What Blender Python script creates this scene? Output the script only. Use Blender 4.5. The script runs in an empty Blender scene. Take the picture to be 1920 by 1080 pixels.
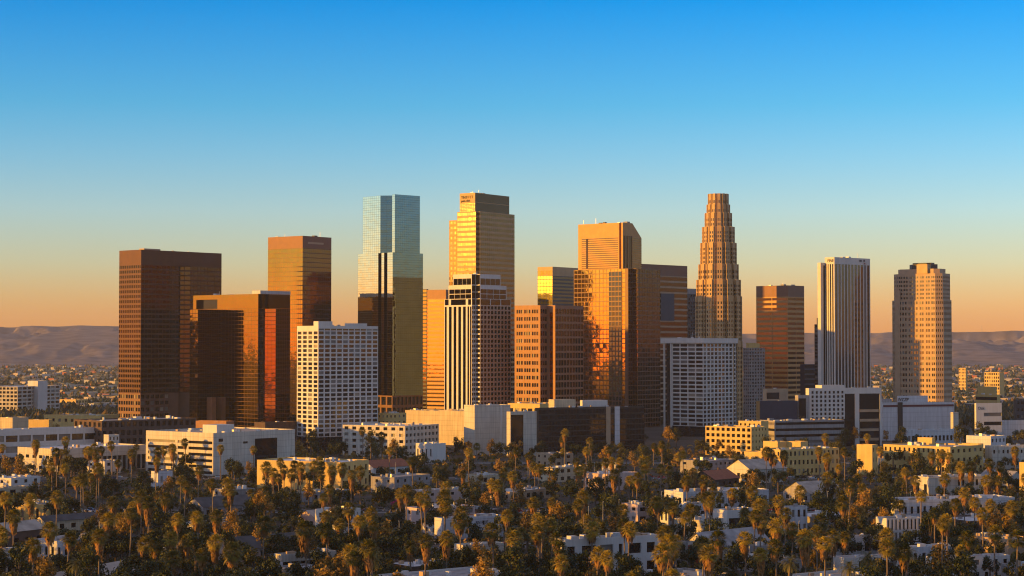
import bpy, math, random
from mathutils import Vector, Matrix

# ---------------------------------------------------------------- camera, sky, sun, exposure
scene = bpy.context.scene
COL = scene.collection
F = 3583.0                      # focal length in pixels of the 1920 px wide photograph
CAM_H = 75.0
PITCH = math.radians(1.758)
cam_data = bpy.data.cameras.new("camera")
cam_data.sensor_width = 36.0
cam_data.lens = 36.0 * F / 1920.0
cam_data.clip_start = 1.0
cam_data.clip_end = 60000.0
cam = bpy.data.objects.new("camera", cam_data)
COL.objects.link(cam)
cam.location = (0, 0, CAM_H)
cam.rotation_euler = (math.pi / 2 + PITCH, 0, 0)
scene.camera = cam
scene.render.resolution_x, scene.render.resolution_y = 1024, 576

SUN_S = math.radians(68.0)      # azimuth of the sun, left of the direction scene -> camera
SUN_E = math.radians(4.6)
sun_vec = Vector((-math.sin(SUN_S) * math.cos(SUN_E), -math.cos(SUN_S) * math.cos(SUN_E), math.sin(SUN_E)))
sun_data = bpy.data.lights.new("sun", 'SUN')
sun_data.energy = 5.0
sun_data.angle = math.radians(0.5)
sun_data.color = (1.0, 0.46, 0.025)
sun = bpy.data.objects.new("sun", sun_data)
COL.objects.link(sun)
sun.rotation_euler = sun_vec.to_track_quat('Z', 'Y').to_euler()

world = bpy.data.worlds.new("World")
scene.world = world
world.use_nodes = True
wn = world.node_tree
bg = wn.nodes['Background']
sky = wn.nodes.new('ShaderNodeTexSky')
sky.sky_type = 'NISHITA'
sky.sun_disc = False
sky.sun_elevation = SUN_E
sky.sun_rotation = math.atan2(sun_vec.x, sun_vec.y)
sky.air_density = 1.0
sky.dust_density = 0.2
sky.ozone_density = 1.0
geo = wn.nodes.new('ShaderNodeTexCoord')
sep = wn.nodes.new('ShaderNodeSeparateXYZ')
wn.links.new(geo.outputs['Generated'], sep.inputs[0])
ramp = wn.nodes.new('ShaderNodeValToRGB')
SKY_GRADE = [(0.0, (1.0, .62, .62)), (.017, (1.0, .74, .95)), (.042, (.84, .94, 1.55)), (.07, (.69, 1.0, 1.92)),
             (.098, (.45, .93, 1.92)), (.125, (.23, .85, 1.85)), (.18, (.0, .66, 1.86)), (.35, (1.25, 1.0, 1.4)),
             (.6, (2.3, 1.5, 1.5)), (1.0, (2.6, 1.7, 1.7))]
cr = ramp.color_ramp
while len(cr.elements) < len(SKY_GRADE):
    cr.elements.new(0.5)
for e, (p, c) in zip(cr.elements, SKY_GRADE):
    e.position = p
    e.color = (c[0] / 4, c[1] / 4, c[2] / 4, 1)
wn.links.new(sep.outputs['Z'], ramp.inputs[0])
mul = wn.nodes.new('ShaderNodeVectorMath'); mul.operation = 'MULTIPLY'
wn.links.new(sky.outputs[0], mul.inputs[0])
wn.links.new(ramp.outputs[0], mul.inputs[1])
mul2 = wn.nodes.new('ShaderNodeVectorMath'); mul2.operation = 'SCALE'
mul2.inputs['Scale'].default_value = 4.0
wn.links.new(mul.outputs[0], mul2.inputs[0])
wn.links.new(mul2.outputs[0], bg.inputs['Color'])
bg.inputs['Strength'].default_value = 0.14

scene.view_settings.view_transform = 'Standard'
scene.view_settings.look = 'None'
scene.view_settings.gamma = 1.0
scene.view_settings.exposure = 0.6
scene.render.engine = 'CYCLES'
cy = scene.cycles
cy.use_denoising = True
cy.denoising_prefilter = 'ACCURATE'
cy.filter_width = 1.15
cy.max_bounces = 6
cy.diffuse_bounces = 2
cy.glossy_bounces = 4
cy.transmission_bounces = 2
cy.transparent_max_bounces = 4
cy.volume_bounces = 0
cy.caustics_reflective = False
cy.caustics_refractive = False
cy.sample_clamp_indirect = 5.0
scene.render.use_persistent_data = False

R = random.Random(7)
WOB = random.Random(12)

# ---------------------------------------------------------------- materials
def new_mat(name):
    m = bpy.data.materials.new(name)
    m.use_nodes = True
    return m, m.node_tree, m.node_tree.nodes['Principled BSDF']

def mat(name, col, rough=.7, metal=0.0, var=.12, scale=.15, spec=.3, bump=0.0, bscale=2.0, streak=0.0, joint=0.0):
    """Painted, plastered, metal or stone surface: base colour broken up by noise in object space."""
    m, t, p = new_mat(name)
    N, L = t.nodes, t.links
    tc = N.new('ShaderNodeTexCoord')
    n = N.new('ShaderNodeTexNoise'); n.inputs['Scale'].default_value = scale; n.inputs['Detail'].default_value = 5
    L.new(tc.outputs['Object'], n.inputs['Vector'])
    r = N.new('ShaderNodeValToRGB')
    r.color_ramp.elements[0].position, r.color_ramp.elements[1].position = .3, .7
    a, b = 1 - var, 1 + var * .6
    r.color_ramp.elements[0].color = (col[0] * a, col[1] * a, col[2] * a, 1)
    r.color_ramp.elements[1].color = (min(1, col[0] * b), min(1, col[1] * b), min(1, col[2] * b), 1)
    L.new(n.outputs['Fac'], r.inputs[0])
    out = r.outputs[0]
    if streak:
        mp = N.new('ShaderNodeMapping'); mp.inputs['Scale'].default_value = (1.2, 1.2, .05)
        L.new(tc.outputs['Object'], mp.inputs[0])
        n2 = N.new('ShaderNodeTexNoise'); n2.inputs['Scale'].default_value = 1.0; n2.inputs['Detail'].default_value = 3
        L.new(mp.outputs[0], n2.inputs['Vector'])
        mx = N.new('ShaderNodeMixRGB'); mx.blend_type = 'MULTIPLY'; mx.inputs[0].default_value = streak
        L.new(out, mx.inputs[1]); L.new(n2.outputs['Color'], mx.inputs[2])
        bw = N.new('ShaderNodeValToRGB')
        bw.color_ramp.elements[0].position, bw.color_ramp.elements[1].position = .3, .65
        bw.color_ramp.elements[0].color = (.55, .53, .5, 1)
        L.new(n2.outputs['Fac'], bw.inputs[0]); L.new(bw.outputs[0], mx.inputs[2])
        out = mx.outputs[0]
    if joint:
        # horizontal panel joints at every storey
        sp = N.new('ShaderNodeSeparateXYZ'); L.new(tc.outputs['Object'], sp.inputs[0])
        fr_ = N.new('ShaderNodeMath'); fr_.operation = 'MODULO'; fr_.inputs[1].default_value = joint
        L.new(sp.outputs['Z'], fr_.inputs[0])
        lt = N.new('ShaderNodeMath'); lt.operation = 'LESS_THAN'; lt.inputs[1].default_value = .16
        L.new(fr_.outputs[0], lt.inputs[0])
        mj = N.new('ShaderNodeMixRGB'); mj.blend_type = 'MULTIPLY'; mj.inputs[2].default_value = (.62, .6, .58, 1)
        L.new(lt.outputs[0], mj.inputs[0]); L.new(out, mj.inputs[1])
        out = mj.outputs[0]
    L.new(out, p.inputs['Base Color'])
    p.inputs['Roughness'].default_value = rough
    p.inputs['Metallic'].default_value = metal
    p.inputs['Specular IOR Level'].default_value = spec
    if bump:
        n3 = N.new('ShaderNodeTexNoise'); n3.inputs['Scale'].default_value = bscale
        L.new(tc.outputs['Object'], n3.inputs['Vector'])
        bp = N.new('ShaderNodeBump'); bp.inputs['Strength'].default_value = bump; bp.inputs['Distance'].default_value = .1
        L.new(n3.outputs['Fac'], bp.inputs['Height']); L.new(bp.outputs[0], p.inputs['Normal'])
    return m

def glass(name, tint, rough=.04, metal=1.0, wav=.02, base=None, wscale=.35):
    """Coated curtain-wall glass: a tinted mirror with slightly wavy panes; metal 0 gives dark window glass."""
    m, t, p = new_mat(name)
    N, L = t.nodes, t.links
    tc = N.new('ShaderNodeTexCoord')
    n0 = N.new('ShaderNodeTexNoise'); n0.inputs['Scale'].default_value = .12; n0.inputs['Detail'].default_value = 2
    L.new(tc.outputs['Object'], n0.inputs['Vector'])
    r = N.new('ShaderNodeValToRGB')
    r.color_ramp.elements[0].color = (tint[0] * .85, tint[1] * .85, tint[2] * .85, 1)
    r.color_ramp.elements[1].color = (min(1, tint[0] * 1.12), min(1, tint[1] * 1.12), min(1, tint[2] * 1.12), 1)
    L.new(n0.outputs['Fac'], r.inputs[0]); L.new(r.outputs[0], p.inputs['Base Color'])
    p.inputs['Metallic'].default_value = metal
    p.inputs['Roughness'].default_value = rough
    p.inputs['IOR'].default_value = 1.6
    n = N.new('ShaderNodeTexNoise'); n.inputs['Scale'].default_value = wscale; n.inputs['Detail'].default_value = 1
    L.new(tc.outputs['Object'], n.inputs['Vector'])
    bp = N.new('ShaderNodeBump'); bp.inputs['Strength'].default_value = 1.0; bp.inputs['Distance'].default_value = wav
    L.new(n.outputs['Fac'], bp.inputs['Height']); L.new(bp.outputs[0], p.inputs['Normal'])
    return m

def leaf_mat(name, c0, c1, trans=.3):
    m, t, p = new_mat(name)
    N, L = t.nodes, t.links
    oi = N.new('ShaderNodeObjectInfo')
    tc = N.new('ShaderNodeTexCoord')
    n = N.new('ShaderNodeTexNoise'); n.inputs['Scale'].default_value = .9; n.inputs['Detail'].default_value = 3
    L.new(tc.outputs['Object'], n.inputs['Vector'])
    ad = N.new('ShaderNodeMath'); ad.operation = 'MULTIPLY_ADD'
    ad.inputs[1].default_value = .55; 
    L.new(oi.outputs['Random'], ad.inputs[0])
    sb = N.new('ShaderNodeMath'); sb.operation = 'SUBTRACT'; sb.inputs[1].default_value = .27
    L.new(n.outputs['Fac'], sb.inputs[0]); L.new(sb.outputs[0], ad.inputs[2])
    r = N.new('ShaderNodeValToRGB')
    r.color_ramp.elements[0].position, r.color_ramp.elements[1].position = .2, .8
    r.color_ramp.elements[0].color = (*c0, 1); r.color_ramp.elements[1].color = (*c1, 1)
    L.new(ad.outputs[0], r.inputs[0]); L.new(r.outputs[0], p.inputs['Base Color'])
    p.inputs['Roughness'].default_value = .55
    p.inputs['Specular IOR Level'].default_value = .25
    tr = N.new('ShaderNodeBsdfTranslucent'); L.new(r.outputs[0], tr.inputs['Color'])
    mx = N.new('ShaderNodeMixShader'); mx.inputs[0].default_value = trans
    L.new(p.outputs[0], mx.inputs[1]); L.new(tr.outputs[0], mx.inputs[2])
    L.new(mx.outputs[0], N['Material Output'].inputs['Surface'])
    return m

M = {
    'bronze': mat('bronze_panel', (.085, .033, .013), .42, .25, .15, .2),
    'bronze2': mat('brown_panel', (.17, .085, .05), .5, .1, .12, .2),
    'rust': mat('rust_brown_panel', (.2, .085, .045), .5, .05, .1, .2),
    'redgranite': mat('red_granite', (.30, .125, .06), .5, 0, .12, .25),
    'gold_stone': mat('honey_granite', (.48, .24, .07), .5, 0, .12, .2),
    'tan': mat('tan_granite', (.46, .30, .14), .55, 0, .12, .2),
    'tan2': mat('warm_grey_stone', (.42, .29, .18), .6, 0, .12, .2),
    'darkstone': mat('dark_grey_stone', (.06, .055, .06), .5, 0, .15, .2),
    'blackpanel': mat('black_panel', (.02, .02, .022), .35, 0, .2, .2),
    'greyconc': mat('grey_concrete', (.34, .32, .31), .8, 0, .14, .15, streak=.6, joint=3.7),
    'purplegrey': mat('purple_grey_metal', (.23, .2, .2), .4, .3, .12, .15),
    'white': mat('white_precast', (.63, .60, .55), .7, 0, .07, .12, streak=.25),
    'offwhite': mat('off_white_plaster', (.60, .55, .46), .8, 0, .1, .12, streak=.6, joint=3.7),
    'cream': mat('cream_plaster', (.62, .52, .35), .8, 0, .1, .12, streak=.6, joint=3.7),
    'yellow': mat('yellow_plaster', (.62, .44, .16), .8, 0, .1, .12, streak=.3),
    'pink': mat('pale_pink_plaster', (.62, .46, .40), .8, 0, .1, .12, streak=.35),
    'bluewhite': mat('cool_white_paint', (.60, .60, .61), .75, 0, .08, .12, streak=.5, joint=3.7),
    'terracotta': mat('terracotta_tile', (.30, .10, .05), .8, 0, .2, .6, bump=.4),
    'redwall': mat('faded_red_paint', (.38, .07, .05), .8, 0, .15, .2),
    'brick': mat('dark_brown_brick', (.10, .065, .05), .8, 0, .25, .5, bump=.3),
    'navy': mat('navy_metal', (.025, .032, .06), .4, .1, .15, .2),
    'redband': mat('maroon_paint', (.11, .03, .035), .6, 0, .1, .2),
    'roofw': mat('white_roof_membrane', (.62, .62, .62), .85, 0, .28, .25),
    'roofg': mat('grey_roof_gravel', (.34, .33, .33), .9, 0, .3, .3),
    'rooft': mat('tan_roof_gravel', (.42, .36, .30), .9, 0, .3, .3),
    'roofd': mat('dark_roof', (.09, .09, .095), .9, 0, .3, .3),
    'metal': mat('galvanised_metal', (.48, .49, .5), .45, .5, .15, .8),
    'acunit': mat('rooftop_unit_paint', (.58, .57, .55), .6, 0, .15, .5),
    'blackm': mat('black_metal', (.02, .02, .02), .5, .2, .1, 1),
    'g_dark': glass('dark_window_glass', (.012, .012, .015), .05, 0.0, .012),
    'g_black': glass('black_curtain_glass', (.03, .033, .04), .04, .6, .012),
    'g_bronze': glass('bronze_mirror_glass', (.11, .06, .03), .05, 1, .016),  # tint lowered to darken the shaded tower sides
    'g_deep': glass('deep_brown_shade_mirror_glass', (.046, .026, .018), .06, 1, .014),  # near-black tint puts shade into the towers' unlit sides
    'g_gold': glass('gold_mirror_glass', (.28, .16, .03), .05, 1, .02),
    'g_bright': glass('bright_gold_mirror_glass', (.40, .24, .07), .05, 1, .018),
    'g_blind': mat('window_with_blinds', (.16, .14, .12), .5, 0, .3, .3, spec=.5),
    'g_lit': mat('window_with_pale_curtain', (.30, .25, .19), .6, 0, .3, .3, spec=.4),
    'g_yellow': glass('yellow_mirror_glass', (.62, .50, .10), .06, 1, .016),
    'g_silver': glass('pale_silver_mirror_glass', (.72, .63, .48), .03, 1, .010),  # bright warm copy for the silver tower's sunward walls
    'g_silver_sky': glass('sky_tinted_silver_mirror_glass', (.13, .175, .205), .03, 1, .010),  # the silver tower's other walls: cool sky reflection put into the tint
    'g_orange': glass('copper_reflection_glass', (.75, .22, .05), .06, 1, .016),  # copper tint puts an orange reflection into the glass colour
    'palm_leaf': leaf_mat('fan_palm_leaf', (.03, .044, .008), (.40, .29, .038), .15),
    'date_leaf': leaf_mat('date_palm_leaf', (.06, .075, .025), (.16, .15, .05), .25),
    'dead_frond': leaf_mat('dead_palm_frond', (.16, .085, .03), (.36, .18, .06), .1),
    'leaf_dark': leaf_mat('dark_evergreen_leaf', (.012, .022, .006), (.05, .06, .014), .15),
    'leaf_olive': leaf_mat('olive_leaf', (.025, .035, .009), (.12, .105, .02), .18),
    'leaf_gold': leaf_mat('dry_yellow_leaf', (.10, .07, .014), (.38, .22, .04), .2),
    'flower': leaf_mat('magenta_flower', (.45, .02, .16), (.65, .05, .25), .3),
    'flower_purple': leaf_mat('purple_flower', (.25, .03, .35), (.40, .08, .50), .3),
    'trunk': mat('palm_trunk_bark', (.20, .15, .11), .9, 0, .25, 1.5, bump=.5, bscale=5),
    'bark': mat('tree_bark', (.11, .08, .06), .9, 0, .25, 1.5, bump=.5, bscale=5),
    'tyre': mat('tyre_rubber', (.02, .02, .02), .8, 0, .1, 2),
}

# ---------------------------------------------------------------- geometry helpers
def ground_pt(px, d):
    return Vector(((px - 960.0) / F * d, d))

def z_at(py, d):
    v = (540.0 - py) / F
    return CAM_H + d * (math.sin(PITCH) + v * math.cos(PITCH)) / (math.cos(PITCH) - v * math.sin(PITCH))

class MB:
    """A mesh in the making: faces with material slots."""
    def __init__(self):
        self.v, self.f, self.m, self.mats = [], [], [], []
    def slot(self, m):
        if m not in self.mats:
            self.mats.append(m)
        return self.mats.index(m)
    def face(self, pts, m):
        i = len(self.v)
        self.v += [tuple(p) for p in pts]
        self.f.append(tuple(range(i, i + len(pts))))
        self.m.append(self.slot(m))
    def box(self, c, u, v, w, m, bottom=False):
        """box from corner c spanned by vectors u, v (ground) and w (up)"""
        c, u, v, w = Vector(c), Vector(u), Vector(v), Vector(w)
        if u.cross(v).dot(w) < 0:
            u, v = v, u
        a, b, d, e = c, c + u, c + u + v, c + v
        for p, q in ((a, b), (b, d), (d, e), (e, a)):
            self.face((p, q, q + w, p + w), m)
        self.face((a + w, b + w, d + w, e + w), m)
        if bottom:
            self.face((e, d, b, a), m)
    def tube(self, p, q, r0, r1, m, n=6, cap=True):
        p, q = Vector(p), Vector(q)
        ax = (q - p).normalized()
        s = ax.cross(Vector((.31, .95, .05))).normalized(); t = ax.cross(s)
        ring = lambda c, r: [c + (s * math.cos(2 * math.pi * k / n) + t * math.sin(2 * math.pi * k / n)) * r for k in range(n)]
        A, B = ring(p, r0), ring(q, r1)
        for k in range(n):
            self.face((A[k], A[(k + 1) % n], B[(k + 1) % n], B[k]), m)
        if cap:
            self.face(B, m)
    def mesh(self, name):
        me = bpy.data.meshes.new(name)
        me.from_pydata(self.v, [], self.f)
        for k in self.mats:
            me.materials.append(M[k])
        me.polygons.foreach_set('material_index', self.m)
        me.update()
        return me
    def build(self, name, parent=None, loc=None):
        o = bpy.data.objects.new(name, self.mesh(name))
        COL.objects.link(o)
        if parent: o.parent = parent
        if loc is not None: o.location = loc
        return o

def tag(o, label=None, cat=None, group=None, kind=None):
    for k, v in (('label', label), ('category', cat), ('group', group), ('kind', kind)):
        if v: o[k] = v
    return o

def empty(name, loc):
    o = bpy.data.objects.new(name, None)
    o.empty_display_size = .1
    COL.objects.link(o)
    o.location = loc
    return o

LANDMARKS = []       # (phrase, centre x, centre y): what trees, cars and small houses are described by
FOOT = []            # ground polygons of buildings, to keep trees and cars out of them

def inside(p, poly):
    r = False
    for i in range(len(poly)):
        a, b = poly[i], poly[i - 1]
        if (a[1] > p[1]) != (b[1] > p[1]) and p[0] < (b[0] - a[0]) * (p[1] - a[1]) / (b[1] - a[1]) + a[0]:
            r = not r
    return r

def dist_poly(p, poly):
    best = 1e9
    for i in range(len(poly)):
        a, b = Vector(poly[i]), Vector(poly[i - 1])
        d = b - a
        t = max(0, min(1, (Vector(p) - a).dot(d) / max(1e-9, d.dot(d))))
        best = min(best, (a + d * t - Vector(p)).length)
    return best

def free(p, gap):
    for q in FOOT:
        if abs(q[0][0] - p[0]) < 150 and abs(q[0][1] - p[1]) < 150:
            if inside(p, q) or dist_poly(p, q) < gap:
                return False
    return True

def FS(n=1, rows=1, fw=.8, fh=.6, top=0, bot=0, lm=0, rm=0, dep=.3, glass='g_dark', mode='cells', up=.5, wall=None, cols=None, name='window'):
    """Facade of a wall: n x rows openings. mode cells: each a window of its own; bands: one per floor; one: a continuous glazing."""
    return dict(n=n, rows=rows, fw=fw, fh=fh, top=top, bot=bot, lm=lm, rm=rm, dep=dep, glass=glass, mode=mode, up=up, wall=wall, cols=cols, name=name)

class Bld:
    """A building: front corner at pixel column pxc and depth d; left wall runs to pixel column pxl, right wall to pxr.
    a = angle between the left wall's normal and the direction to the camera."""
    def __init__(self, name, label, cat, pxl, pxc, pxr, d, a, lm=None, group=None):
        self.a = math.radians(a) + math.atan((pxc - 960) / F); self.d = d; self.s = d / F
        self.C = ground_pt(pxc, d)
        ca, sa = math.cos(self.a), math.sin(self.a)
        self.dL, self.dR = Vector((-ca, sa)), Vector((sa, ca))
        self.L, self.Rr = self.lp(pxl), self.rp(pxr)
        self.root = empty(name, (self.C.x, self.C.y, 0))
        tag(self.root, label, cat, group)
        self.parts, self.wins, self.subs = {}, [], []
        p = [self.P(self.L, 0), self.P(0, 0), self.P(0, self.Rr), self.P(self.L, self.Rr)]
        self.foot = [(q.x, q.y) for q in p]
        FOOT.append(self.foot)
        cx = sum(q[0] for q in self.foot) / 4; cyy = sum(q[1] for q in self.foot) / 4
        if lm: LANDMARKS.append((lm, cx, cyy))
    def lp(self, px):
        u = (px - 960) / F
        return (self.C.x - u * self.C.y) / (math.cos(self.a) + u * math.sin(self.a))
    def rp(self, px):
        u = (px - 960) / F
        return (u * self.C.y - self.C.x) / (math.sin(self.a) - u * math.cos(self.a))
    def P(self, l, r):
        return self.C + self.dL * l + self.dR * r
    def z(self, py):
        return z_at(py, self.d)
    def mb(self, part):
        return self.parts.setdefault(part, MB())
    def w3(self, l, r, z):
        return Vector((*(self.dL * l + self.dR * r), z))
    def wall(self, p, q, z0, z1, spec, m, part, zt=None):
        """p, q local (l, r) corners, left to right seen from outside"""
        mb = self.mb(part)
        P0, P1 = self.w3(*p, 0), self.w3(*q, 0)
        W = (P1 - P0).length
        if W < 1e-6: return
        u = (P1 - P0) / W
        n = Vector((u.y, -u.x, 0))
        pt = lambda x, z, dd=0: P0 + u * x - n * dd + Vector((0, 0, z))
        quad = lambda x0, x1, a, b, mm=m: mb.face((pt(x0, a), pt(x1, a), pt(x1, b), pt(x0, b)), mm)
        if not spec:
            quad(0, W, z0, z1); return
        m = spec['wall'] or m
        S = self.s
        zb, zt = z0 + spec['bot'], z1 - spec['top']
        x0, x1 = spec['lm'], W - spec['rm']
        if zb > z0 + 1e-4: quad(0, W, z0, zb, m)
        if zt < z1 - 1e-4: quad(0, W, zt, z1, m)
        if x0 > 1e-4: quad(0, x0, zb, zt, m)
        if x1 < W - 1e-4: quad(x1, W, zb, zt, m)
        rows, nn = spec['rows'], spec['n']
        rh = (zt - zb) / rows
        if spec['cols']:
            cols = [(x0 + c0 * (x1 - x0), x0 + c1 * (x1 - x0)) for c0, c1 in spec['cols']]
        else:
            cw = (x1 - x0) / nn
            g = cw * (1 - spec['fw']) / 2
            cols = [(x0 + k * cw + g, x0 + (k + 1) * cw - g) for k in range(nn)]
        D = spec['dep']
        toC = Vector((-self.C.x, -self.C.y, 0)).normalized()
        cosv = max(.001, n.dot(toC))
        one = self.mb('glazing') if spec['mode'] == 'one' else None
        for k in range(rows):
            a = zb + k * rh
            wa = a + rh * (1 - spec['fh']) * spec['up']; wb = wa + rh * spec['fh']
            if wa > a + 1e-4: quad(x0, x1, a, wa, m)
            if wb < a + rh - 1e-4: quad(x0, x1, wb, a + rh, m)
            xs = x0
            band = []
            for c0, c1 in cols:
                if c0 > xs + 1e-4: quad(xs, c0, wa, wb, m)
                xs = c1
                mb.face((pt(c0, wa), pt(c1, wa), pt(c1, wa, D), pt(c0, wa, D)), m)
                mb.face((pt(c1, wb), pt(c0, wb), pt(c0, wb, D), pt(c1, wb, D)), m)
                mb.face((pt(c0, wb), pt(c0, wa), pt(c0, wa, D), pt(c0, wb, D)), m)
                mb.face((pt(c1, wa), pt(c1, wb), pt(c1, wb, D), pt(c1, wa, D)), m)
                # every pane sits a few millimetres out of true, so reflections break from pane to pane
                tx, tz = WOB.gauss(0, .0028) * (c1 - c0) / 2, WOB.gauss(0, .0022) * (wb - wa) / 2
                tx, tz = max(-.02, min(.02, tx)), max(-.015, min(.015, tz))
                pane = (pt(c0, wa, D - tx - tz), pt(c1, wa, D + tx - tz), pt(c1, wb, D + tx + tz), pt(c0, wb, D - tx + tz))
                if one is not None: one.face(pane, spec['glass'])
                elif spec['mode'] == 'cells': self.wins.append(((c1 - c0) * (wb - wa) * cosv, [pane], spec['glass'], spec['name']))
                else: band.append(pane)
            if band:
                self.wins.append((W * (wb - wa) * cosv, band, spec['glass'], spec['name']))
            if xs < x1 - 1e-4: quad(xs, x1, wa, wb, m)
    def prism(self, poly, z0, z1, specs=None, m='white', roof='roofg', part='wall', par=0.0, roofpart='roof'):
        specs = specs or {}
        n = len(poly)
        for i in range(n):
            self.wall(poly[i], poly[(i + 1) % n], z0, z1, specs.get(i), m, part)
        if roof is None: return
        if par <= 0:
            self.mb(roofpart).face([self.w3(*p, z1) for p in poly], roof); return
        t = .35
        ins = []
        for i in range(n):
            a, b, c = Vector(poly[i - 1]), Vector(poly[i]), Vector(poly[(i + 1) % n])
            e0, e1 = (b - a).normalized(), (c - b).normalized()
            # interior is on the side that makes (l, r) order wind as in P(): left of travel in world = -perp here
            n0, n1 = Vector((e0.y, -e0.x)), Vector((e1.y, -e1.x))
            k = n0 + n1
            k = k / max(.3, k.dot(n1)) if k.length > 1e-6 else n0
            ins.append(tuple(b + k * t))
        mb = self.mb(part)
        for i in range(n):
            j = (i + 1) % n
            mb.face((self.w3(*poly[i], z1), self.w3(*poly[j], z1), self.w3(*ins[j], z1), self.w3(*ins[i], z1)), m)
            mb.face((self.w3(*ins[i], z1), self.w3(*ins[j], z1), self.w3(*ins[j], z1 - par), self.w3(*ins[i], z1 - par)), m)
        self.mb(roofpart).face([self.w3(*p, z1 - par) for p in ins], roof)
    def rect(self, l0=0, l1=None, r0=0, r1=None):
        l1 = self.L if l1 is None else l1; r1 = self.Rr if r1 is None else r1
        return [(l1, r0), (l0, r0), (l0, r1), (l1, r1)]
    def box(self, part, l0, l1, r0, r1, z0, z1, m, own=False):
        """a box-shaped part; own = a mesh of its own even when the part name repeats"""
        if own:
            mb = MB(); self.subs.append((part, mb))
        else:
            mb = self.mb(part)
        mb.box(self.w3(l0, r0, z0), self.w3(l1 - l0, 0, 0), self.w3(0, r1 - r0, 0), (0, 0, z1 - z0), m, True)
    def clutter(self, k, z, l0, l1, r0, r1, rnd, big=3.0, name='rooftop_unit'):
        for _ in range(k):
            w, dd, h = rnd.uniform(.8, big), rnd.uniform(.8, big), rnd.uniform(.6, 2.0)
            if l1 - l0 < w + 1 or r1 - r0 < dd + 1: continue
            l, r = rnd.uniform(l0 + .5, l1 - w - .5), rnd.uniform(r0 + .5, r1 - dd - .5)
            self.box(name, l, l + w, r, r + dd, z, z + h, rnd.choice(['acunit', 'acunit', 'metal', 'white', 'greyconc', 'tan2']), True)
    def text(self, s, wall, at, z, size, m, ext=.06, name='sign_lettering'):
        """raised lettering on the left ('L') or right ('R') wall plane; at = local coordinate of its left end along the wall; r/l offset in wall tuple"""
        side, off = wall
        cu = bpy.data.curves.new(name, 'FONT'); cu.body = s; cu.size = size; cu.extrude = ext
        cu.materials.append(M[m])
        fo = bpy.data.objects.new(name, cu)
        me = bpy.data.meshes.new_from_object(fo)
        bpy.data.objects.remove(fo); bpy.data.curves.remove(cu)
        o = bpy.data.objects.new(name, me); COL.objects.link(o); o.parent = self.root
        if side == 'R': u = Vector((*self.dR, 0)); p = self.w3(off, at, z)
        else: u = -Vector((*self.dL, 0)); p = self.w3(at, off, z)
        n = Vector((u.y, -u.x, 0)); p = p + n * (ext + .03)
        o.matrix_local = Matrix(((u.x, 0, n.x, p.x), (u.y, 0, n.y, p.y), (0, 1, 0, p.z), (0, 0, 0, 1)))
        return o
    def pane(self, g):
        if g != 'g_dark': return g
        v = R.random()
        return 'g_blind' if v < .13 else ('g_lit' if v < .17 else ('g_black' if v < .3 else g))
    def roofkit(self, z, n=6, l0=3, l1=None, r0=3, r1=None, masts=2, big=5):
        """plant boxes and thin masts on a tower roof"""
        l1 = self.L - 3 if l1 is None else l1; r1 = self.Rr - 3 if r1 is None else r1
        for _ in range(n):
            w, dd, h = R.uniform(2, big), R.uniform(2, big), R.uniform(.9, 2.4)
            if l1 - l0 < w + .5 or r1 - r0 < dd + .5: continue
            l, r = R.uniform(l0, l1 - w), R.uniform(r0, r1 - dd)
            self.box('rooftop_unit', l, l + w, r, r + dd, z, z + h, R.choice(['acunit', 'metal', 'greyconc', 'darkstone']), True)
        for _ in range(masts):
            l, r = R.uniform(l0, l1), R.uniform(r0, r1)
            self.box('mast', l, l + .25, r, r + .25, z, z + R.uniform(3, 7), 'metal', True)
    def done(self):
        roof = None
        for k in sorted(self.parts, key=lambda k: k != 'roof'):
            if self.parts[k].f:
                o = self.parts[k].build(k, roof if roof is not None and k in ('chimney', 'roof_hut') else self.root)
                if k == 'roof': roof = o
        for k, mb in self.subs[:100]:
            mb.build(k, roof if roof is not None and k in ('rooftop_unit', 'mast', 'antenna') else self.root)
        byname = {}
        for w in self.wins: byname.setdefault(w[3], []).append(w)
        for nm, ws in byname.items():
            ws.sort(key=lambda w: -w[0])
            for _, panes, g, _n in ws[:100]:
                mb = MB()
                for p in panes: mb.face(p, self.pane(g))
                mb.build(nm, self.root)
            if len(ws) > 100:
                mb = MB()
                for _, panes, g, _n in ws[100:]:
                    for p in panes: mb.face(p, self.pane(g))
                tag(mb.build(nm, self.root), kind='stuff')
        return self.root

# ---------------------------------------------------------------- ground, hills
def ground_material():
    m, t, p = new_mat('city_ground')
    N, L = t.nodes, t.links
    tc = N.new('ShaderNodeTexCoord')
    n1 = N.new('ShaderNodeTexNoise'); n1.inputs['Scale'].default_value = .03; n1.inputs['Detail'].default_value = 6
    n2 = N.new('ShaderNodeTexNoise'); n2.inputs['Scale'].default_value = .4; n2.inputs['Detail'].default_value = 4
    L.new(tc.outputs['Object'], n1.inputs['Vector']); L.new(tc.outputs['Object'], n2.inputs['Vector'])
    r = N.new('ShaderNodeValToRGB')
    cs = [(.3, (.035, .04, .025)), (.45, (.06, .055, .04)), (.55, (.085, .08, .075)), (.7, (.12, .105, .085))]
    while len(r.color_ramp.elements) < 4: r.color_ramp.elements.new(.5)
    for e, (q, c) in zip(r.color_ramp.elements, cs): e.position = q; e.color = (*c, 1)
    mx = N.new('ShaderNodeMixRGB'); mx.blend_type = 'MIX'; mx.inputs[0].default_value = .45
    L.new(n1.outputs['Fac'], mx.inputs[1]); L.new(n2.outputs['Fac'], mx.inputs[2])
    L.new(mx.outputs[0], r.inputs[0]); L.new(r.outputs[0], p.inputs['Base Color'])
    p.inputs['Roughness'].default_value = .95
    p.inputs['Specular IOR Level'].default_value = .1
    return m
M['ground'] = ground_material()
M['asphalt'] = mat('asphalt', (.05, .05, .053), .9, 0, .25, .4)
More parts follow.
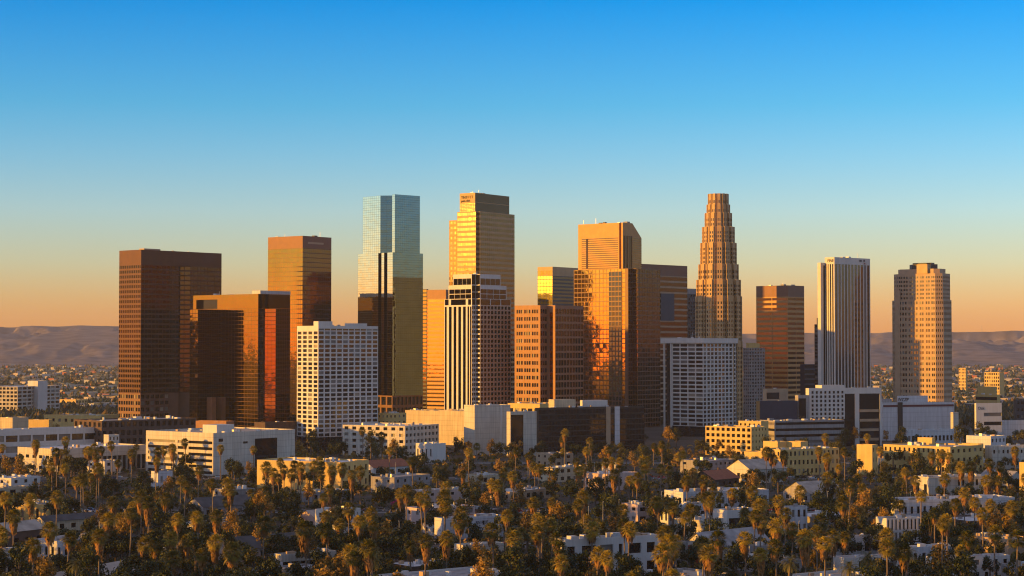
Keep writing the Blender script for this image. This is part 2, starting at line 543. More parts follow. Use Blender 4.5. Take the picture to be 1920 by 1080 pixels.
M['pavement'] = mat('pavement_concrete', (.30, .29, .27), .9, 0, .2, .5)
M['paint'] = mat('road_paint', (.7, .68, .6), .8, 0, .25, 1.5)
M['hill'] = mat('haze_tinted_dry_hillside', (.19, .16, .16), .95, 0, .4, .015, spec=.05)  # mauve of the distant haze is mixed into this base colour

mb = MB()
mb.face([(-30000, -800, 0), (30000, -800, 0), (30000, 40000, 0), (-30000, 40000, 0)], 'ground')
tag(mb.build('ground'), kind='structure')

ROADS = [(722, 13), (872, 11), (1092, 11), (1235, 12)]     # (depth of the centre line, width)
for yc, wd in ROADS:
    mb = MB()
    mb.face([(-450, yc - wd / 2, .004), (450, yc - wd / 2, .004), (450, yc + wd / 2, .004), (-450, yc + wd / 2, .004)], 'asphalt')
    tag(mb.build('road'), kind='structure')
    for sgn in (-1, 1):
        mb = MB()
        y0 = yc + sgn * wd / 2 - (0 if sgn > 0 else 2.4)
        mb.box((-450, y0, 0), (900, 0, 0), (0, 2.4, 0), (0, 0, .13), 'pavement')
        tag(mb.build('pavement'), kind='structure')
    mb = MB()
    for k in range(-75, 75):
        mb.face([(k * 6, yc - .08, .008), (k * 6 + 3, yc - .08, .008), (k * 6 + 3, yc + .08, .008), (k * 6, yc + .08, .008)], 'paint')
    tag(mb.build('road_marking'), kind='structure')

def fbm(x, y, o=5):
    from mathutils import noise
    return noise.ridged_multi_fractal(Vector((x, y, 3.7)), .9, 2.1, o, .9, 2.0)

def hills():
    mb = MB()
    nx, ny = 620, 120
    ridge = [(-400, 611), (0, 612), (60, 611), (110, 614), (150, 612), (190, 613), (222, 612), (400, 622), (800, 630), (1200, 626), (1400, 624), (1515, 622), (1640, 623), (1670, 621), (1790, 619), (1850, 618), (1920, 620), (2300, 617)]
    def ztop(px):
        for (a, za), (b, zb) in zip(ridge, ridge[1:]):
            if a <= px <= b:
                t = (px - a) / (b - a); t = t * t * (3 - 2 * t)
                return za + (zb - za) * t
        return 617
    vs = []
    D0, D1, DP = 6900.0, 11500.0, 9600.0
    for j in range(ny + 1):
        y = D0 + (D1 - D0) * j / ny
        for i in range(nx + 1):
            px = -420 + 2740 * i / nx
            x = (px - 960) / F * y
            H = z_at(ztop(px), DP)
            t = (y - D0) / (DP - D0)
            e = max(0, min(1, t)); e = e * e * (3 - 2 * e)
            if t > 1: e = max(0, 1 - (t - 1) * 1.6)
            f = fbm(x / 620, y / 2600, 4) * .95 + .26 * fbm(x / 190 + 9, y / 380, 4) + .06 * fbm(x / 70 + 3, y / 120, 3)
            h = H * e * (.05 + .78 * min(1.25, f)) if t < .93 else H * e * (.88 + .11 * min(1.35, f))
            vs.append((x, y, h - .5))
    mb.v = vs
    for j in range(ny):
        for i in range(nx):
            a = j * (nx + 1) + i
            mb.f.append((a, a + 1, a + nx + 2, a + nx + 1)); mb.m.append(0)
    mb.mats = ['hill']
    o = mb.build('hills')
    for p in o.data.polygons: p.use_smooth = True
    tag(o, kind='structure')
hills()

# ---------------------------------------------------------------- towers
def px_m(B, px): return px * B.s

# dark bronze tower at the far end of the skyline
B = Bld('office_tower', 'dark brown bronze-clad tower with a tall notch, the widest at the end of the skyline', 'tower', 223, 264, 415, 1680, 52, 'the dark brown tower')
zt, z0 = B.z(468), 0
r0, r1, r2 = B.rp(318), B.rp(337), B.rp(357)
q0, q = 1.2, (r2 - r1) * .95
zb = B.z(495)
top = [(B.L, 0), (0, 0), (0, B.Rr), (B.L, B.Rr)]
B.prism(top, zb, zt, {}, 'bronze', 'roofd', 'crown', .8)
body = [(B.L, 0), (0, 0), (0, r0), (q0, r0), (q0, r1), (q, r1), (0, r2), (0, B.Rr), (B.L, B.Rr)]
zg = B.z(738)
bandR = dict(rows=26, fw=.94, fh=.66, glass='g_deep', mode='bands', dep=.25)
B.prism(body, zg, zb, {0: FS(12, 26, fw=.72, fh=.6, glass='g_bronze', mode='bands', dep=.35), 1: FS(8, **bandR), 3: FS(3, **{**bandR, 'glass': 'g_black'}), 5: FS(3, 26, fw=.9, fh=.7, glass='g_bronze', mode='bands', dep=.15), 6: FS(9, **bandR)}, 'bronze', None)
B.prism(body, 0, zg, {0: FS(9, 6, fw=.72, fh=.58, glass='g_dark', mode='bands', dep=.6), 1: FS(6, 6, fw=.78, fh=.6, glass='g_dark', mode='bands', dep=.6), 6: FS(6, 6, fw=.78, fh=.6, glass='g_dark', mode='bands', dep=.6)}, 'bronze2', None)
B.box('roof_hut', 6, 13, 8, 26, zt - .8, zt + 1.6, 'tan2'); B.clutter(5, zt - .8, 4, B.L - 3, 28, B.Rr - 6, R)
B.done()

# gold glass tower with stepped blocks
B = Bld('office_tower', 'stepped gold glass tower with a copper-red reflection strip, standing before the dark brown tower', 'tower', 362, 484, 544, 1560, 47.5, 'the stepped gold glass tower')
zt, zc = B.z(551), B.z(578)
r1, r2 = B.rp(494), B.rp(517)
q = (r2 - r1) * 1.05  # slanted facet, shaped and copper-tinted to hold the orange reflection
gold = dict(fw=.97, fh=.9, mode='bands', dep=.08)
body = [(B.L, 0), (0, 0), (0, r1), (q, r1), (0, r2), (0, B.Rr), (B.L, B.Rr)]
lA, lB, lC = B.lp(415), B.lp(362), B.lp(405)
# cap: the frame over the low block has an opening
capL = FS(1, 1, cols=[(.05, .38)], fh=.66, up=.05, glass='g_black', mode='cells', dep=4.0, name='recess')
B.prism(B.rect(), zc, zt, {0: capL, 1: FS(1, 1, fw=.98, fh=.96, glass='g_deep', mode='bands', dep=.05)}, 'g_gold', 'roofd', 'crown', .6)
B.prism(body, 0, zc, {0: FS(20, 32, glass='g_gold', **gold), 1: FS(2, 32, glass='g_black', **gold), 3: FS(6, 32, glass='g_orange', **gold), 4: FS(8, 32, glass='g_deep', **gold)}, 'bronze', None)  # gold glass sunward, dark glass away: light and shade put into tints
# low block in front of the left wall
p = 27.0
def proj(l, r, z=80):
    w = B.P(l, r); return 960 + F * w.x / w.y
l_hi = lA
for _ in range(60):
    l_hi += .5
    if proj(l_hi, 0) < 417: break
for pp in range(5, 60):
    if proj(l_hi, -pp) <= 371: break
p = float(pp)
l_end = l_hi
for _ in range(60):
    l_end += .5
    if proj(l_end, -p) <= 356: break
zl = B.z(579) - .3
B.prism([(l_end, -p), (l_hi, -p), (l_hi, -.03), (l_end, -.03)], 0, zl, {0: FS(3, 32, glass='g_gold', **gold), 1: FS(10, 32, glass='g_deep', **gold)}, 'bronze', 'roofg', 'side_block', .5)
zp = B.z(746)
for k, (l0, r0) in enumerate(((l_hi - 3.2, -p + 10), (l_hi - 3.2, -p + 21))):
    B.box('entrance_pylon', l0 - 3, l0 + 3.1, r0, r0 + 5, 0, zp, 'redgranite', True)
B.box('mechanical_box', 4, 14, 6, B.Rr + 4, zt - .5, zt + 3.0, 'bluewhite'); B.roofkit(zt - .6, 4, 16, B.L - 3, 2, B.Rr - 3, 2)
B.done()

# square bronze tower
B = Bld('office_tower', 'square bronze tower with a solid dark crown band rising behind the white grid block', 'tower', 502, 567, 621, 1800, 44, 'the square bronze tower')
zt = B.z(442); zc = B.z(465)
bd = dict(rows=38, fw=.97, fh=.84, mode='bands', dep=.1)
B.prism(B.rect(), zc, zt, {}, 'rust', 'roofd', 'crown', .6)
B.prism(B.rect(), 0, zc, {0: FS(18, glass='g_gold', **bd), 1: FS(15, glass='g_bronze', **bd)}, 'bronze', None)
B.roofkit(zt - .6, 5, masts=2)
B.box('sign_strip', -.25, -.03, B.rp(577), B.rp(606), B.z(456.5), B.z(453), 'tan2')
B.done()

# white precast grid block
B = Bld('office_block', 'white block with a regular grid of square windows, lit yellow down one side', 'office building', 557, 597, 709, 1343, 56, 'the white grid block')
zt, zc, zb = B.z(608), B.z(620), B.z(820)
rows = 24
B.prism(B.rect(), zc, zt - 1.0, {1: FS(10, 1, fw=.9, fh=.35, glass='g_dark', up=.1, mode='bands', dep=.4)}, 'white', 'roofg', 'crown', .9)
B.prism(B.rect(), zb, zc, {0: FS(4, rows, fw=.7, fh=.68, dep=.4), 1: FS(10, rows, fw=.78, fh=.68, dep=.3)}, 'white', None)
B.prism(B.rect(), 0, zb, {0: FS(4, 3, fw=.8, fh=.7, glass='g_black', mode='one', dep=.8), 1: FS(10, 3, fw=.9, fh=.85, glass='g_black', mode='one', dep=.8)}, 'darkstone', None)
B.box('penthouse', 3, 9, 2, 14, zt - 1.9, zt + 2.2, 'white'); B.box('screen_wall', 1.2, 2.4, B.rp(650), B.rp(690), zt - 1.9, zt + .9, 'white')
B.clutter(4, zt - 1.9, 3, B.L - 2, 18, B.Rr - 4, R)
B.done()

# tall silver-blue glass tower
B = Bld('glass_tower', 'tall silver-blue mirrored glass tower with a dark vertical slot', 'tower', 671, 736, 793, 1560, 50, 'the silver glass tower')
zt, zs, zb = B.z(364), B.z(473), B.z(742)
sil = dict(fw=.985, fh=.93, mode='bands', dep=.04, glass='g_silver')
def notchL(B, pa, pb, pm):
    """notch in the left wall between pixel columns pa (far) and pb (near); pm: where the far end face meets the back"""
    la, lb = B.lp(pa), B.lp(pb)
    q = (pm - pa) * B.s / math.sin(B.a)
    return la, lb, q
lu = 2.2
la, lb, q = notchL(B, 709, 731, 729)
q = (la - lb) * .95
poly = [(B.lp(676), lu), (la, lu), (lb, lu + q), (lb, lu), (lu - 2.2, lu), (lu - 2.2, B.rp(787)), (B.lp(676), B.rp(787))]
blu = {**sil, 'glass': 'g_silver_sky'}
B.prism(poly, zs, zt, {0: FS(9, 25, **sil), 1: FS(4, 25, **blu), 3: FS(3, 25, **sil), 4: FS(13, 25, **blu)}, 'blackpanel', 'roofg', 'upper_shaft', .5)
l1, l2, l3, l4 = B.lp(709), B.lp(715), B.lp(720), B.lp(726)
qq = 5 * B.s / math.sin(B.a)
poly = [(B.L, 0), (l1, 0), (l1, qq), (l2, qq), (l2, 0), (l3, 0), (l3, qq), (l4, qq), (l4, 0), (0, 0), (0, B.Rr), (B.L, B.Rr)]
B.prism(poly, zb, zs, {0: FS(10, 60, **sil), 1: FS(1, 60, **{**sil, 'glass': 'g_black'}), 4: FS(1, 60, **sil), 5: FS(1, 60, **{**sil, 'glass': 'g_black'}), 8: FS(2, 60, **sil), 9: FS(15, 60, **blu)}, 'blackpanel', 'roofg', 'lower_shaft', .4)
B.prism(B.rect(), 0, zb, {0: FS(6, 4, fw=.75, fh=.75, glass='g_black', mode='one', dep=.8), 1: FS(8, 4, fw=.75, fh=.75, glass='g_black', mode='one', dep=.8)}, 'bronze2', None, 'base')
B.done()

# slim banded tower behind
B = Bld('office_tower', 'slim orange-banded tower tucked between the silver glass tower and the white-piered tower', 'tower', 801, 836, 850, 1960, 33, 'the slim orange-banded tower')
zt, zc = B.z(543), B.z(560)
B.prism(B.rect(), zc, zt, {}, 'redgranite', 'roofd', 'crown', .5)
B.prism(B.rect(), 0, zc, {0: FS(1, 30, fw=1, fh=.42, glass='g_gold', mode='bands', dep=.3), 1: FS(1, 30, fw=1, fh=.42, glass='g_deep', mode='bands', dep=.3)}, 'gold_stone', None)
B.done()
B = Bld('office_tower', 'thin dark slab just visible beside the silver glass tower', 'tower', 786, 800, 803, 2000, 32)
B.prism(B.rect(), 0, B.z(542), {0: FS(1, 34, fw=1, fh=.6, glass='g_gold', mode='bands', dep=.2), 1: FS(1, 34, fw=1, fh=.6, glass='g_deep', mode='bands', dep=.2)}, 'darkstone', 'roofd')
B.done()

# tall gold tower with a sign
B = Bld('office_tower', 'tall gold stepped tower with black lettering at the top of its bright side', 'tower', 857, 892, 961, 1655, 36, 'the lettered gold tower')
zt, z1, z2 = B.z(361), B.z(396), B.z(411)
band = dict(fw=.96, fh=.55, dep=.2)
topL, topR = B.lp(861), B.rp(957)
B.prism([(topL, .6), (1.2, .6), (1.2, topR), (topL, topR)], z1, zt, {0: FS(9, 6, fw=.8, fh=.5, glass='g_bright', mode='bands', top=px_m(B, 19), dep=.15), 1: FS(1, 2, fw=.99, fh=.94, glass='g_deep', mode='bands', dep=.1)}, 'tan', 'roofd', 'crown', .6)
bodyR = FS(18, 44, glass='g_bronze', mode='bands', **band)
k5 = B.rp(900)
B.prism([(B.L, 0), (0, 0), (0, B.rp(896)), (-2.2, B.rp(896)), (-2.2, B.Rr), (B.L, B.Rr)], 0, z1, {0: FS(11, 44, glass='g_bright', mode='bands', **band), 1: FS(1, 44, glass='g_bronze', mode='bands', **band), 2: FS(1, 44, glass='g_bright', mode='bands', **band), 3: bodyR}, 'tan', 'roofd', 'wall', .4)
lside = B.lp(841)
B.prism([(lside, .8), (B.L - .02 + .03, .8), (B.L + .01, B.Rr - 4), (lside, B.Rr - 4)], 0, z2, {0: FS(6, 42, fw=.7, fh=.55, glass='g_bright', mode='bands', dep=.25)}, 'gold_stone', 'roofd', 'side_wing', .4)
B.roofkit(zt - .6, 4, 3, topL - 2, 4, topR - 3, 2)
B.text('YNTFTT', ('L', .6), B.lp(863.5), B.z(371.5), 3.6, 'blackm', .15)
B.text('pub.olth', ('L', .6), B.lp(863.5), B.z(377.5), 3.0, 'blackm', .15)
B.done()

# tower with white vertical piers and parapet slabs
B = Bld('office_tower', 'stepped glass tower with white vertical piers and white parapet slabs, before the tall gold tower', 'tower', 833, 893, 958, 1535, 42, 'the white-piered tower')
zA, zB, zC, zD = B.z(513), B.z(534), B.z(560), B.z(572)
def cut(B, l0, l1, c, e, r1): return [(l0, 0 + e), (c, 0 + e), (c, c), (0 + e, c), (0 + e, r1), (l0, r1)]
c = 9 * B.s / math.sin(B.a) * .8
def tier(za, zb, pl, pr, e, wh, rows, part):
    l1, r1 = B.lp(pl), B.rp(pr)
    top = wh
    gl = dict(fw=.96, fh=.88, mode='bands', dep=.15)
    B.prism([(l1, e), (c + e, e), (c + e, c + e), (e, c + e), (e, r1), (l1, r1)], za, zb,
            {0: FS(4, rows, top=top, glass='g_gold', lm=.6, rm=.6, **gl), 1: FS(1, rows, glass='g_black', **gl), 2: FS(1, rows, glass='g_gold', **gl), 3: FS(4, rows, top=top, glass='g_deep', lm=.5, rm=.5, **gl)}, 'white', 'roofd', part, .5)
tier(zB, zA, 845, 943, 2.6, 3.2, 1, 'crown')
tier(zC, zB, 839, 952, 1.3, 3.0, 2, 'upper_tier')
# main shaft
lm1, rr1 = B.L, B.Rr
shaft = [(lm1, 0), (c, 0), (c, c), (0, c), (0, rr1), (lm1, rr1)]
B.prism(shaft, zD, zC, {0: FS(3, 1, cols=[(.02, .16), (.24, .78), (.86, .97)], fh=.9, glass='g_gold', mode='cells', dep=.5), 1: FS(1, 1, fw=.9, fh=.9, glass='g_black', mode='cells', dep=.2), 2: FS(1, 1, fw=.9, fh=.9, glass='g_gold', dep=.2), 3: FS(3, 1, fw=.94, fh=.92, glass='g_deep', dep=.3)}, 'white', 'roofd', 'wall')
B.prism(shaft, 0, zD, {0: FS(7, 1, cols=[(.02, .09), (.17, .27), (.34, .44), (.51, .61), (.68, .78), (.84, .9), (.93, .985)], fh=.94, up=1, bot=0, top=1.0, glass='g_deep', mode='cells', dep=.4), 1: FS(2, 28, fw=.8, fh=.6, glass='g_black', mode='bands', dep=.3), 2: FS(1, 28, fw=.9, fh=.7, glass='g_gold', mode='bands', dep=.2), 3: FS(9, 28, fw=.66, fh=.66, glass='g_deep', mode='bands', dep=.5, wall='tan2')}, 'white', None, 'shaft')
B.clutter(3, zA - .5, 6, 14, 6, 14, R)
B.done()

# orange granite tower with a cut corner
B = Bld('office_tower', 'orange granite tower with a cut corner and rows of grouped windows', 'tower', 965, 1028, 1094, 1525, 36, 'the orange granite tower')
zt = B.z(572)
c0, c1, cr_ = B.lp(1013), B.rp(1041), 0
cc = 13 * B.s / math.sin(B.a)
rows = 18
B.prism([(B.L, 0), (c0, 0), (c0, c1), (0, c1), (0, B.Rr), (B.L, B.Rr)], 0, zt, {0: FS(9, rows, fw=.66, fh=.5, top=2.0, lm=1.5, rm=1.5, glass='g_dark', mode='bands', dep=.7, cols=[(.02, .1), (.12, .2), (.22, .3), (.36, .44), (.46, .54), (.56, .64), (.7, .78), (.8, .88), (.9, .98)]),
    1: FS(3, rows, fw=.8, fh=.6, top=2, glass='g_deep', mode='bands', dep=.4), 2: FS(1, 1, fw=.4, fh=.9, glass='g_orange', dep=.2), 3: FS(10, rows, fw=.82, fh=.72, top=2, glass='g_deep', mode='bands', dep=.3)}, 'redgranite', 'roofd', 'wall', .8)
B.clutter(4, zt - .8, 4, B.L - 4, 6, B.Rr - 6, R)
B.done()

# yellow glass tower behind
B = Bld('office_tower', 'yellow glass slab with a dark striped side half hidden behind the big honey-gold tower', 'tower', 1008, 1036, 1092, 2000, 36, 'the yellow glass slab')
zt, zc = B.z(500), B.z(517)
B.prism(B.rect(), zc, zt, {0: FS(5, 1, fw=.98, fh=.55, up=.1, glass='g_gold', mode='bands', dep=.1)}, 'tan', 'roofd', 'crown', .6)
B.prism(B.rect(), 0, zc, {0: FS(5, 40, fw=.95, fh=.85, glass='g_yellow', mode='bands', dep=.1), 1: FS(1, 40, fw=1, fh=.55, glass='g_black', mode='bands', dep=.3)}, 'darkstone', None)
B.done()

# big honey-gold tower with a chamfered top
B = Bld('office_tower', 'big honey-gold tower with a chamfered top over a wider gridded glass shaft', 'tower', 1076, 1187, 1238, 1765, 34.5, 'the big honey-gold tower')
zt, z1, z2 = B.z(416), B.z(443), B.z(503)
pl, pr, pch = B.lp(1083), B.rp(1223), B.rp(1206)
e = B.lp(1167)
er = 1.0
ls1, ls2 = B.lp(1164), B.lp(1160)
q = 3.0
up = [(pl, er), (ls2, er), (ls2, er + q), (ls1 + .0, er + q), (ls1, er), (e, er), (e, pch), (pl, pch)]
B.prism(up, z2, zt, {0: FS(1, 15, fw=1, fh=.4, top=px_m(B, 27), lm=4, rm=1, glass='g_bronze', mode='bands', dep=.15), 5: FS(3, 1, cols=[(.02, .26), (.3, .52), (.58, .98)], fh=.96, up=0, top=px_m(B, 22), glass='g_deep', mode='cells', dep=.5)}, 'gold_stone', 'roofd', 'upper_shaft', .6)
B.prism([(pl, pch + .01), (e, pch + .01), (e, pr), (pl, pr)], z2, z1, {1: FS(1, 15, fw=1, fh=.5, glass='g_bronze', mode='bands', dep=.2)}, 'gold_stone', None, 'upper_shaft')
mb_ = B.mb('chamfer_roof')
A = [B.w3(pl, pch + .01, z1), B.w3(e, pch + .01, z1), B.w3(e, pr, z1), B.w3(pl, pr, z1), B.w3(pl, pch + .01, zt), B.w3(e, pch + .01, zt)]
mb_.face((A[1], A[2], A[5]), 'gold_stone'); mb_.face((A[5], A[2], A[3], A[4]), 'purplegrey'); mb_.face((A[3], A[0], A[4]), 'gold_stone')
# vertical dark slot near the far end of the bright wall
B.roofkit(zt - .6, 5, 6, pl - 3, 4, pch - 3, 2)
B.box('window_slot', B.lp(1098), B.lp(1101.5), er - .12, er - .01, z2 + 1, B.z(444), 'g_deep')
# wider shaft with cut corner
c0, c1 = B.lp(1178), B.rp(1195)
gr = dict(rows=34, fw=.89, fh=.82, mode='bands', dep=.15)
zlow = 0
B.prism([(B.L, 0), (c0, 0), (c0, c1), (0, c1), (0, B.Rr), (B.L, B.Rr)], 0, z2, {0: FS(14, glass='g_gold', lm=.4, rm=3.5, **gr), 1: FS(2, glass='g_deep', **gr), 2: FS(2, glass='g_gold', **gr), 3: FS(9, glass='g_deep', **gr)}, 'bronze2', 'roofd', 'lower_shaft', .5)
B.prism([(B.lp(1142), -.5), (B.lp(1166), -.5), (B.lp(1166), -.03), (B.lp(1142), -.03)], 6, z2 - 2.5, {0: FS(4, 30, fw=.8, fh=.78, glass='g_black', mode='bands', dep=.2)}, 'bronze2', 'roofd', 'glass_bay')  # dark reflection column on the wall, put in as black glass
B.done()

# brown banded tower and its small neighbour behind
B = Bld('office_tower', 'brown tower with pale horizontal bands peeking out behind the big honey-gold tower', 'tower', 1150, 1170, 1289, 1850, 40, 'the pale-banded brown tower')
zt, zc = B.z(493), B.z(514)
B.prism(B.rect(), zc, zt, {}, 'rust', 'roofd', 'crown', .6)
B.prism(B.rect(), 0, zc, {1: FS(1, 26, fw=1, fh=.68, glass='g_deep', mode='bands', dep=.3)}, 'tan2', None)
B.box('glass_bay', -.3, -.02, B.rp(1239), B.rp(1264), B.z(600), B.z(548), 'navy')
B.done()
B = Bld('office_tower', 'small dark grey tower squeezed in beside the ribbed stepped tower', 'tower', 1285, 1290, 1308, 1980, 36)
B.prism(B.rect(), B.z(551), B.z(541), {}, 'greyconc', 'roofd', 'crown', .4)
B.prism(B.rect(), 0, B.z(551), {1: FS(4, 34, fw=.6, fh=.6, glass='g_dark', mode='bands', dep=.3)}, 'darkstone', None)
B.done()

# round stepped ribbed tower
def ribbed():
    d = 1640.0; s = d / F
    root = empty('ribbed_tower', (*ground_pt(1347.5, d), 0))
    tag(root, 'tall round stepped stone tower with vertical ribs, tapering to a small flat crown', 'tower')
    LANDMARKS.append(('the ribbed stepped tower', root.location.x, root.location.y))
    c = root.location
    FOOT.append([(c.x + 24 * math.cos(t * .7), c.y + 24 * math.sin(t * .7)) for t in range(9)])
    tiers = [(364, 1327, 1366), (384, 1325, 1369), (400, 1322, 1373), (426, 1317, 1378), (456, 1313, 1381), (496, 1310, 1385), (525, 1306, 1389), (556, 1304, 1391), (640, 1303, 1392), (None,)]
    panes = []
    names = ['crown', 'upper_tier', 'upper_tier', 'shaft_tier', 'shaft_tier', 'shaft_tier', 'shaft_tier', 'shaft_tier', 'base_tier']
    for ti in range(len(tiers) - 1):
        y0, xl, xr = tiers[ti]
        z1 = z_at(y0, d); z0 = z_at(tiers[ti + 1][0], d) if tiers[ti + 1][0] else 0.0
        rad = (xr - xl) / 2 * s * 1.01
        mb = MB()
        n = 13
        ring = []
        rot = math.radians(9)
        for k in range(n):
            a0 = rot + 2 * math.pi * k / n
            w = 2 * math.pi / n
            ring += [(rad, a0 + .04 * w), (rad, a0 + .58 * w), (rad * .92, a0 + .60 * w), (rad * .92, a0 + .78 * w), (rad * .84, a0 + .79 * w), (rad * .84, a0 + 1.0 * w), (rad * .84, a0 + 1.02 * w)]
        pts = [Vector((r * math.cos(t), r * math.sin(t), 0)) for r, t in ring]
        N = len(pts)
        fl = max(1, round((z1 - z0) / 3.9))
        for i in range(N):
            p, q = pts[i], pts[(i + 1) % N]
            W = (q - p).length
            u = (q - p) / max(W, 1e-6); nn = Vector((u.y, -u.x, 0))
            up = lambda v, z: v + Vector((0, 0, z))
            wide = W > 1.3
            kind = i % 7
            if not wide or (y0 < 385 and kind != 0):
                mb.face((up(p, z0), up(q, z0), up(q, z1), up(p, z1)), 'tan'); continue
            ncol = 2 if kind == 0 else 1
            rh = (z1 - z0) / fl
            par = .5 if ti > 0 else 6
            zz = z0
            frac = .5 if kind == 0 else .6
            for r_ in range(fl):
                a = z0 + r_ * rh
                if a + rh > z1 - par + .1 and r_ == fl - 1:
                    mb.face((up(p, a), up(q, a), up(q, z1), up(p, z1)), 'tan'); continue
                wa, wb = a + rh * .2, a + rh * .78
                mb.face((up(p, a), up(q, a), up(q, wa), up(p, wa)), 'tan')
                mb.face((up(p, wb), up(q, wb), up(q, a + rh), up(p, a + rh)), 'tan')
                cw = W / ncol; xs = 0
                for cidx in range(ncol):
                    x0 = cidx * cw + cw * (1 - frac) / 2; x1 = x0 + cw * frac
                    D = nn * .45
                    P = lambda x, z: p + u * x + Vector((0, 0, z))
                    mb.face((P(xs, wa), P(x0, wa), P(x0, wb), P(xs, wb)), 'tan')
                    mb.face((P(x0, wa), P(x1, wa), P(x1, wa) - D, P(x0, wa) - D), 'tan')
                    mb.face((P(x0, wb), P(x0, wa), P(x0, wa) - D, P(x0, wb) - D), 'tan')
                    mb.face((P(x1, wa), P(x1, wb), P(x1, wb) - D, P(x1, wa) - D), 'tan')
                    panes.append((-nn.y * (x1 - x0), (P(x0, wa) - D, P(x1, wa) - D, P(x1, wb) - D, P(x0, wb) - D)))
                    xs = x1
                mb.face((P(xs, wa), P(W, wa), P(W, wb), P(xs, wb)), 'tan')
        mb.face([v + Vector((0, 0, z1)) for v in pts], 'roofg')
        mb.build(names[ti], root)
    panes.sort(key=lambda t: -t[0])
    for _, p in panes[:100]:
        mb = MB(); mb.face(p, 'g_dark'); mb.build('window', root)
    mb = MB()
    for _, p in panes[100:]: mb.face(p, 'g_dark')
    tag(mb.build('window', root), kind='stuff')
ribbed()

# white frame block with free-standing columns
B = Bld('office_block', 'white-framed block with a flat overhanging roof slab and tall free-standing columns', 'office building', 1246, 1318, 1380, 1590, 36, 'the white-framed block')
zt, zc, zb = B.z(634), B.z(643.5), B.z(800)
ov = 1.6
B.prism([(B.L + 3.2, -ov), (-ov, -ov), (-ov, B.Rr + .6), (B.L + 3.2, B.Rr + .6)], zc, zt, {}, 'white', 'roofg', 'roof_slab', .6)
B.mb('roof_slab').face([B.w3(*p, zc) for p in reversed([(B.L + 3.2, -ov), (-ov, -ov), (-ov, B.Rr + .6), (B.L + 3.2, B.Rr + .6)])], 'white')
lr = B.lp(1260)
B.prism([(lr, 0), (0, 0), (0, B.Rr), (lr, B.Rr)], zb, zc, {0: FS(4, 20, cols=[(.02, .24), (.27, .49), (.52, .74), (.77, .985)], fh=.66, dep=.5), 1: FS(9, 20, fw=.7, fh=.68, dep=.3)}, 'white', None)
B.prism([(B.L, 2.5), (lr + .01, 2.5), (lr + .01, B.Rr), (B.L, B.Rr)], zb, zc, {0: FS(3, 20, fw=.95, fh=.9, glass='g_black', mode='one', dep=.1)}, 'blackpanel', None, 'glass_stair')
B.prism(B.rect(1.5, B.L - 1, 1.5, B.Rr - 1), 0, zb, {0: FS(6, 3, fw=.9, fh=.9, glass='g_black', mode='one', dep=.1), 1: FS(6, 3, fw=.9, fh=.9, glass='g_black', mode='one', dep=.1)}, 'blackpanel', None, 'base')
for l in (B.L - .2, lr + .6):
    B.box('column', l - .6, l + .6, -1.2, -.05, 0, zc - .01, 'white', True)
B.clutter(6, zt - .6, 3, B.L - 3, 3, B.Rr - 4, R, 3)
for k in range(3):
    B.box('antenna', 8 + k * 5, 8.2 + k * 5, 4 + k * 3, 4.2 + k * 3, zt - .6, zt + 5, 'metal', True)
B.done()

B = Bld('apartment_tower', 'pale grey apartment block with balconies between the ribbed tower and the flat-topped brown tower', 'apartment building', 1393, 1404, 1434, 1762, 40, 'the pale grey apartment block')
zt = B.z(652)
B.prism(B.rect(), 0, zt, {0: FS(3, 24, fw=.5, fh=.55), 1: FS(6, 24, fw=.55, fh=.55)}, 'greyconc', 'roofg', 'wall', .8)
B.box('penthouse', 2, B.L - 2, 2, B.Rr - 5, zt - .7, B.z(643), 'yellow')
B.done()

# flat-topped orange/brown tower
B = Bld('office_tower', 'flat-topped square brown tower with glowing orange upper floors', 'tower', 1418, 1477, 1508, 1965, 35, 'the flat-topped brown tower')
zt, zc = B.z(535), B.z(556)
B.prism(B.rect(), zc, zt, {}, 'rust', 'roofd', 'crown', .6)
B.prism(B.rect(), 0, zc, {0: FS(2, 25, fw=.96, fh=.5, glass='g_deep', mode='bands', dep=.35), 1: FS(2, 25, fw=.97, fh=.5, glass='g_deep', mode='bands', dep=.35)}, 'gold_stone', None)
B.roofkit(zt - .6, 4, masts=1)
B.done()

# white striped tower with signs
B = Bld('office_tower', 'dark tower with bold white vertical stripes and black and blue lettering along its white crown', 'tower', 1547, 1565, 1632, 1635, 40, 'the white-striped tower')
zt, zc = B.z(482), B.z(494)
B.prism(B.rect(), zc, zt, {}, 'white', 'roofg', 'crown', .6)
B.prism(B.rect(), 0, zc, {0: FS(4, 1, fw=.56, fh=.995, glass='g_dark', dep=.2, rm=.6), 1: FS(11, 1, cols=[(.02 + k * .0895, .02 + k * .0895 + .062) for k in range(11)], fh=.995, glass='g_dark', dep=.15)}, 'white', None)
lw = B.lp(1547)
B.prism([(lw + 3.5, -5.5), (lw + .02, -5.5), (lw + .02, B.Rr - 6), (lw + 3.5, B.Rr - 6)], 0, B.z(492), {1: FS(2, 1, fw=.7, fh=.97, glass='g_deep', dep=.4)}, 'white', 'roofg', 'stair_shaft')
B.roofkit(zt - .6, 4, 2, B.L - 2, 4, B.Rr - 4, 1, 4)
B.text('FINE', ('L', 0), B.lp(1552), B.z(491), 3.6, 'blackm', .12)
B.text('DFI', ('R', 0), B.rp(1611), B.z(489), 2.6, 'blackm', .12)
B.text('VI', ('R', 0), B.rp(1619), B.z(489), 2.6, 'navy', .12)
B.text('FSE', ('R', 0), B.rp(1620), B.z(493.2), 1.7, 'redwall', .12)
B.done()
B = Bld('office_tower', 'thin dark slab against the shaded side of the white-striped tower', 'tower', 1527, 1533, 1545, 1790, 40)
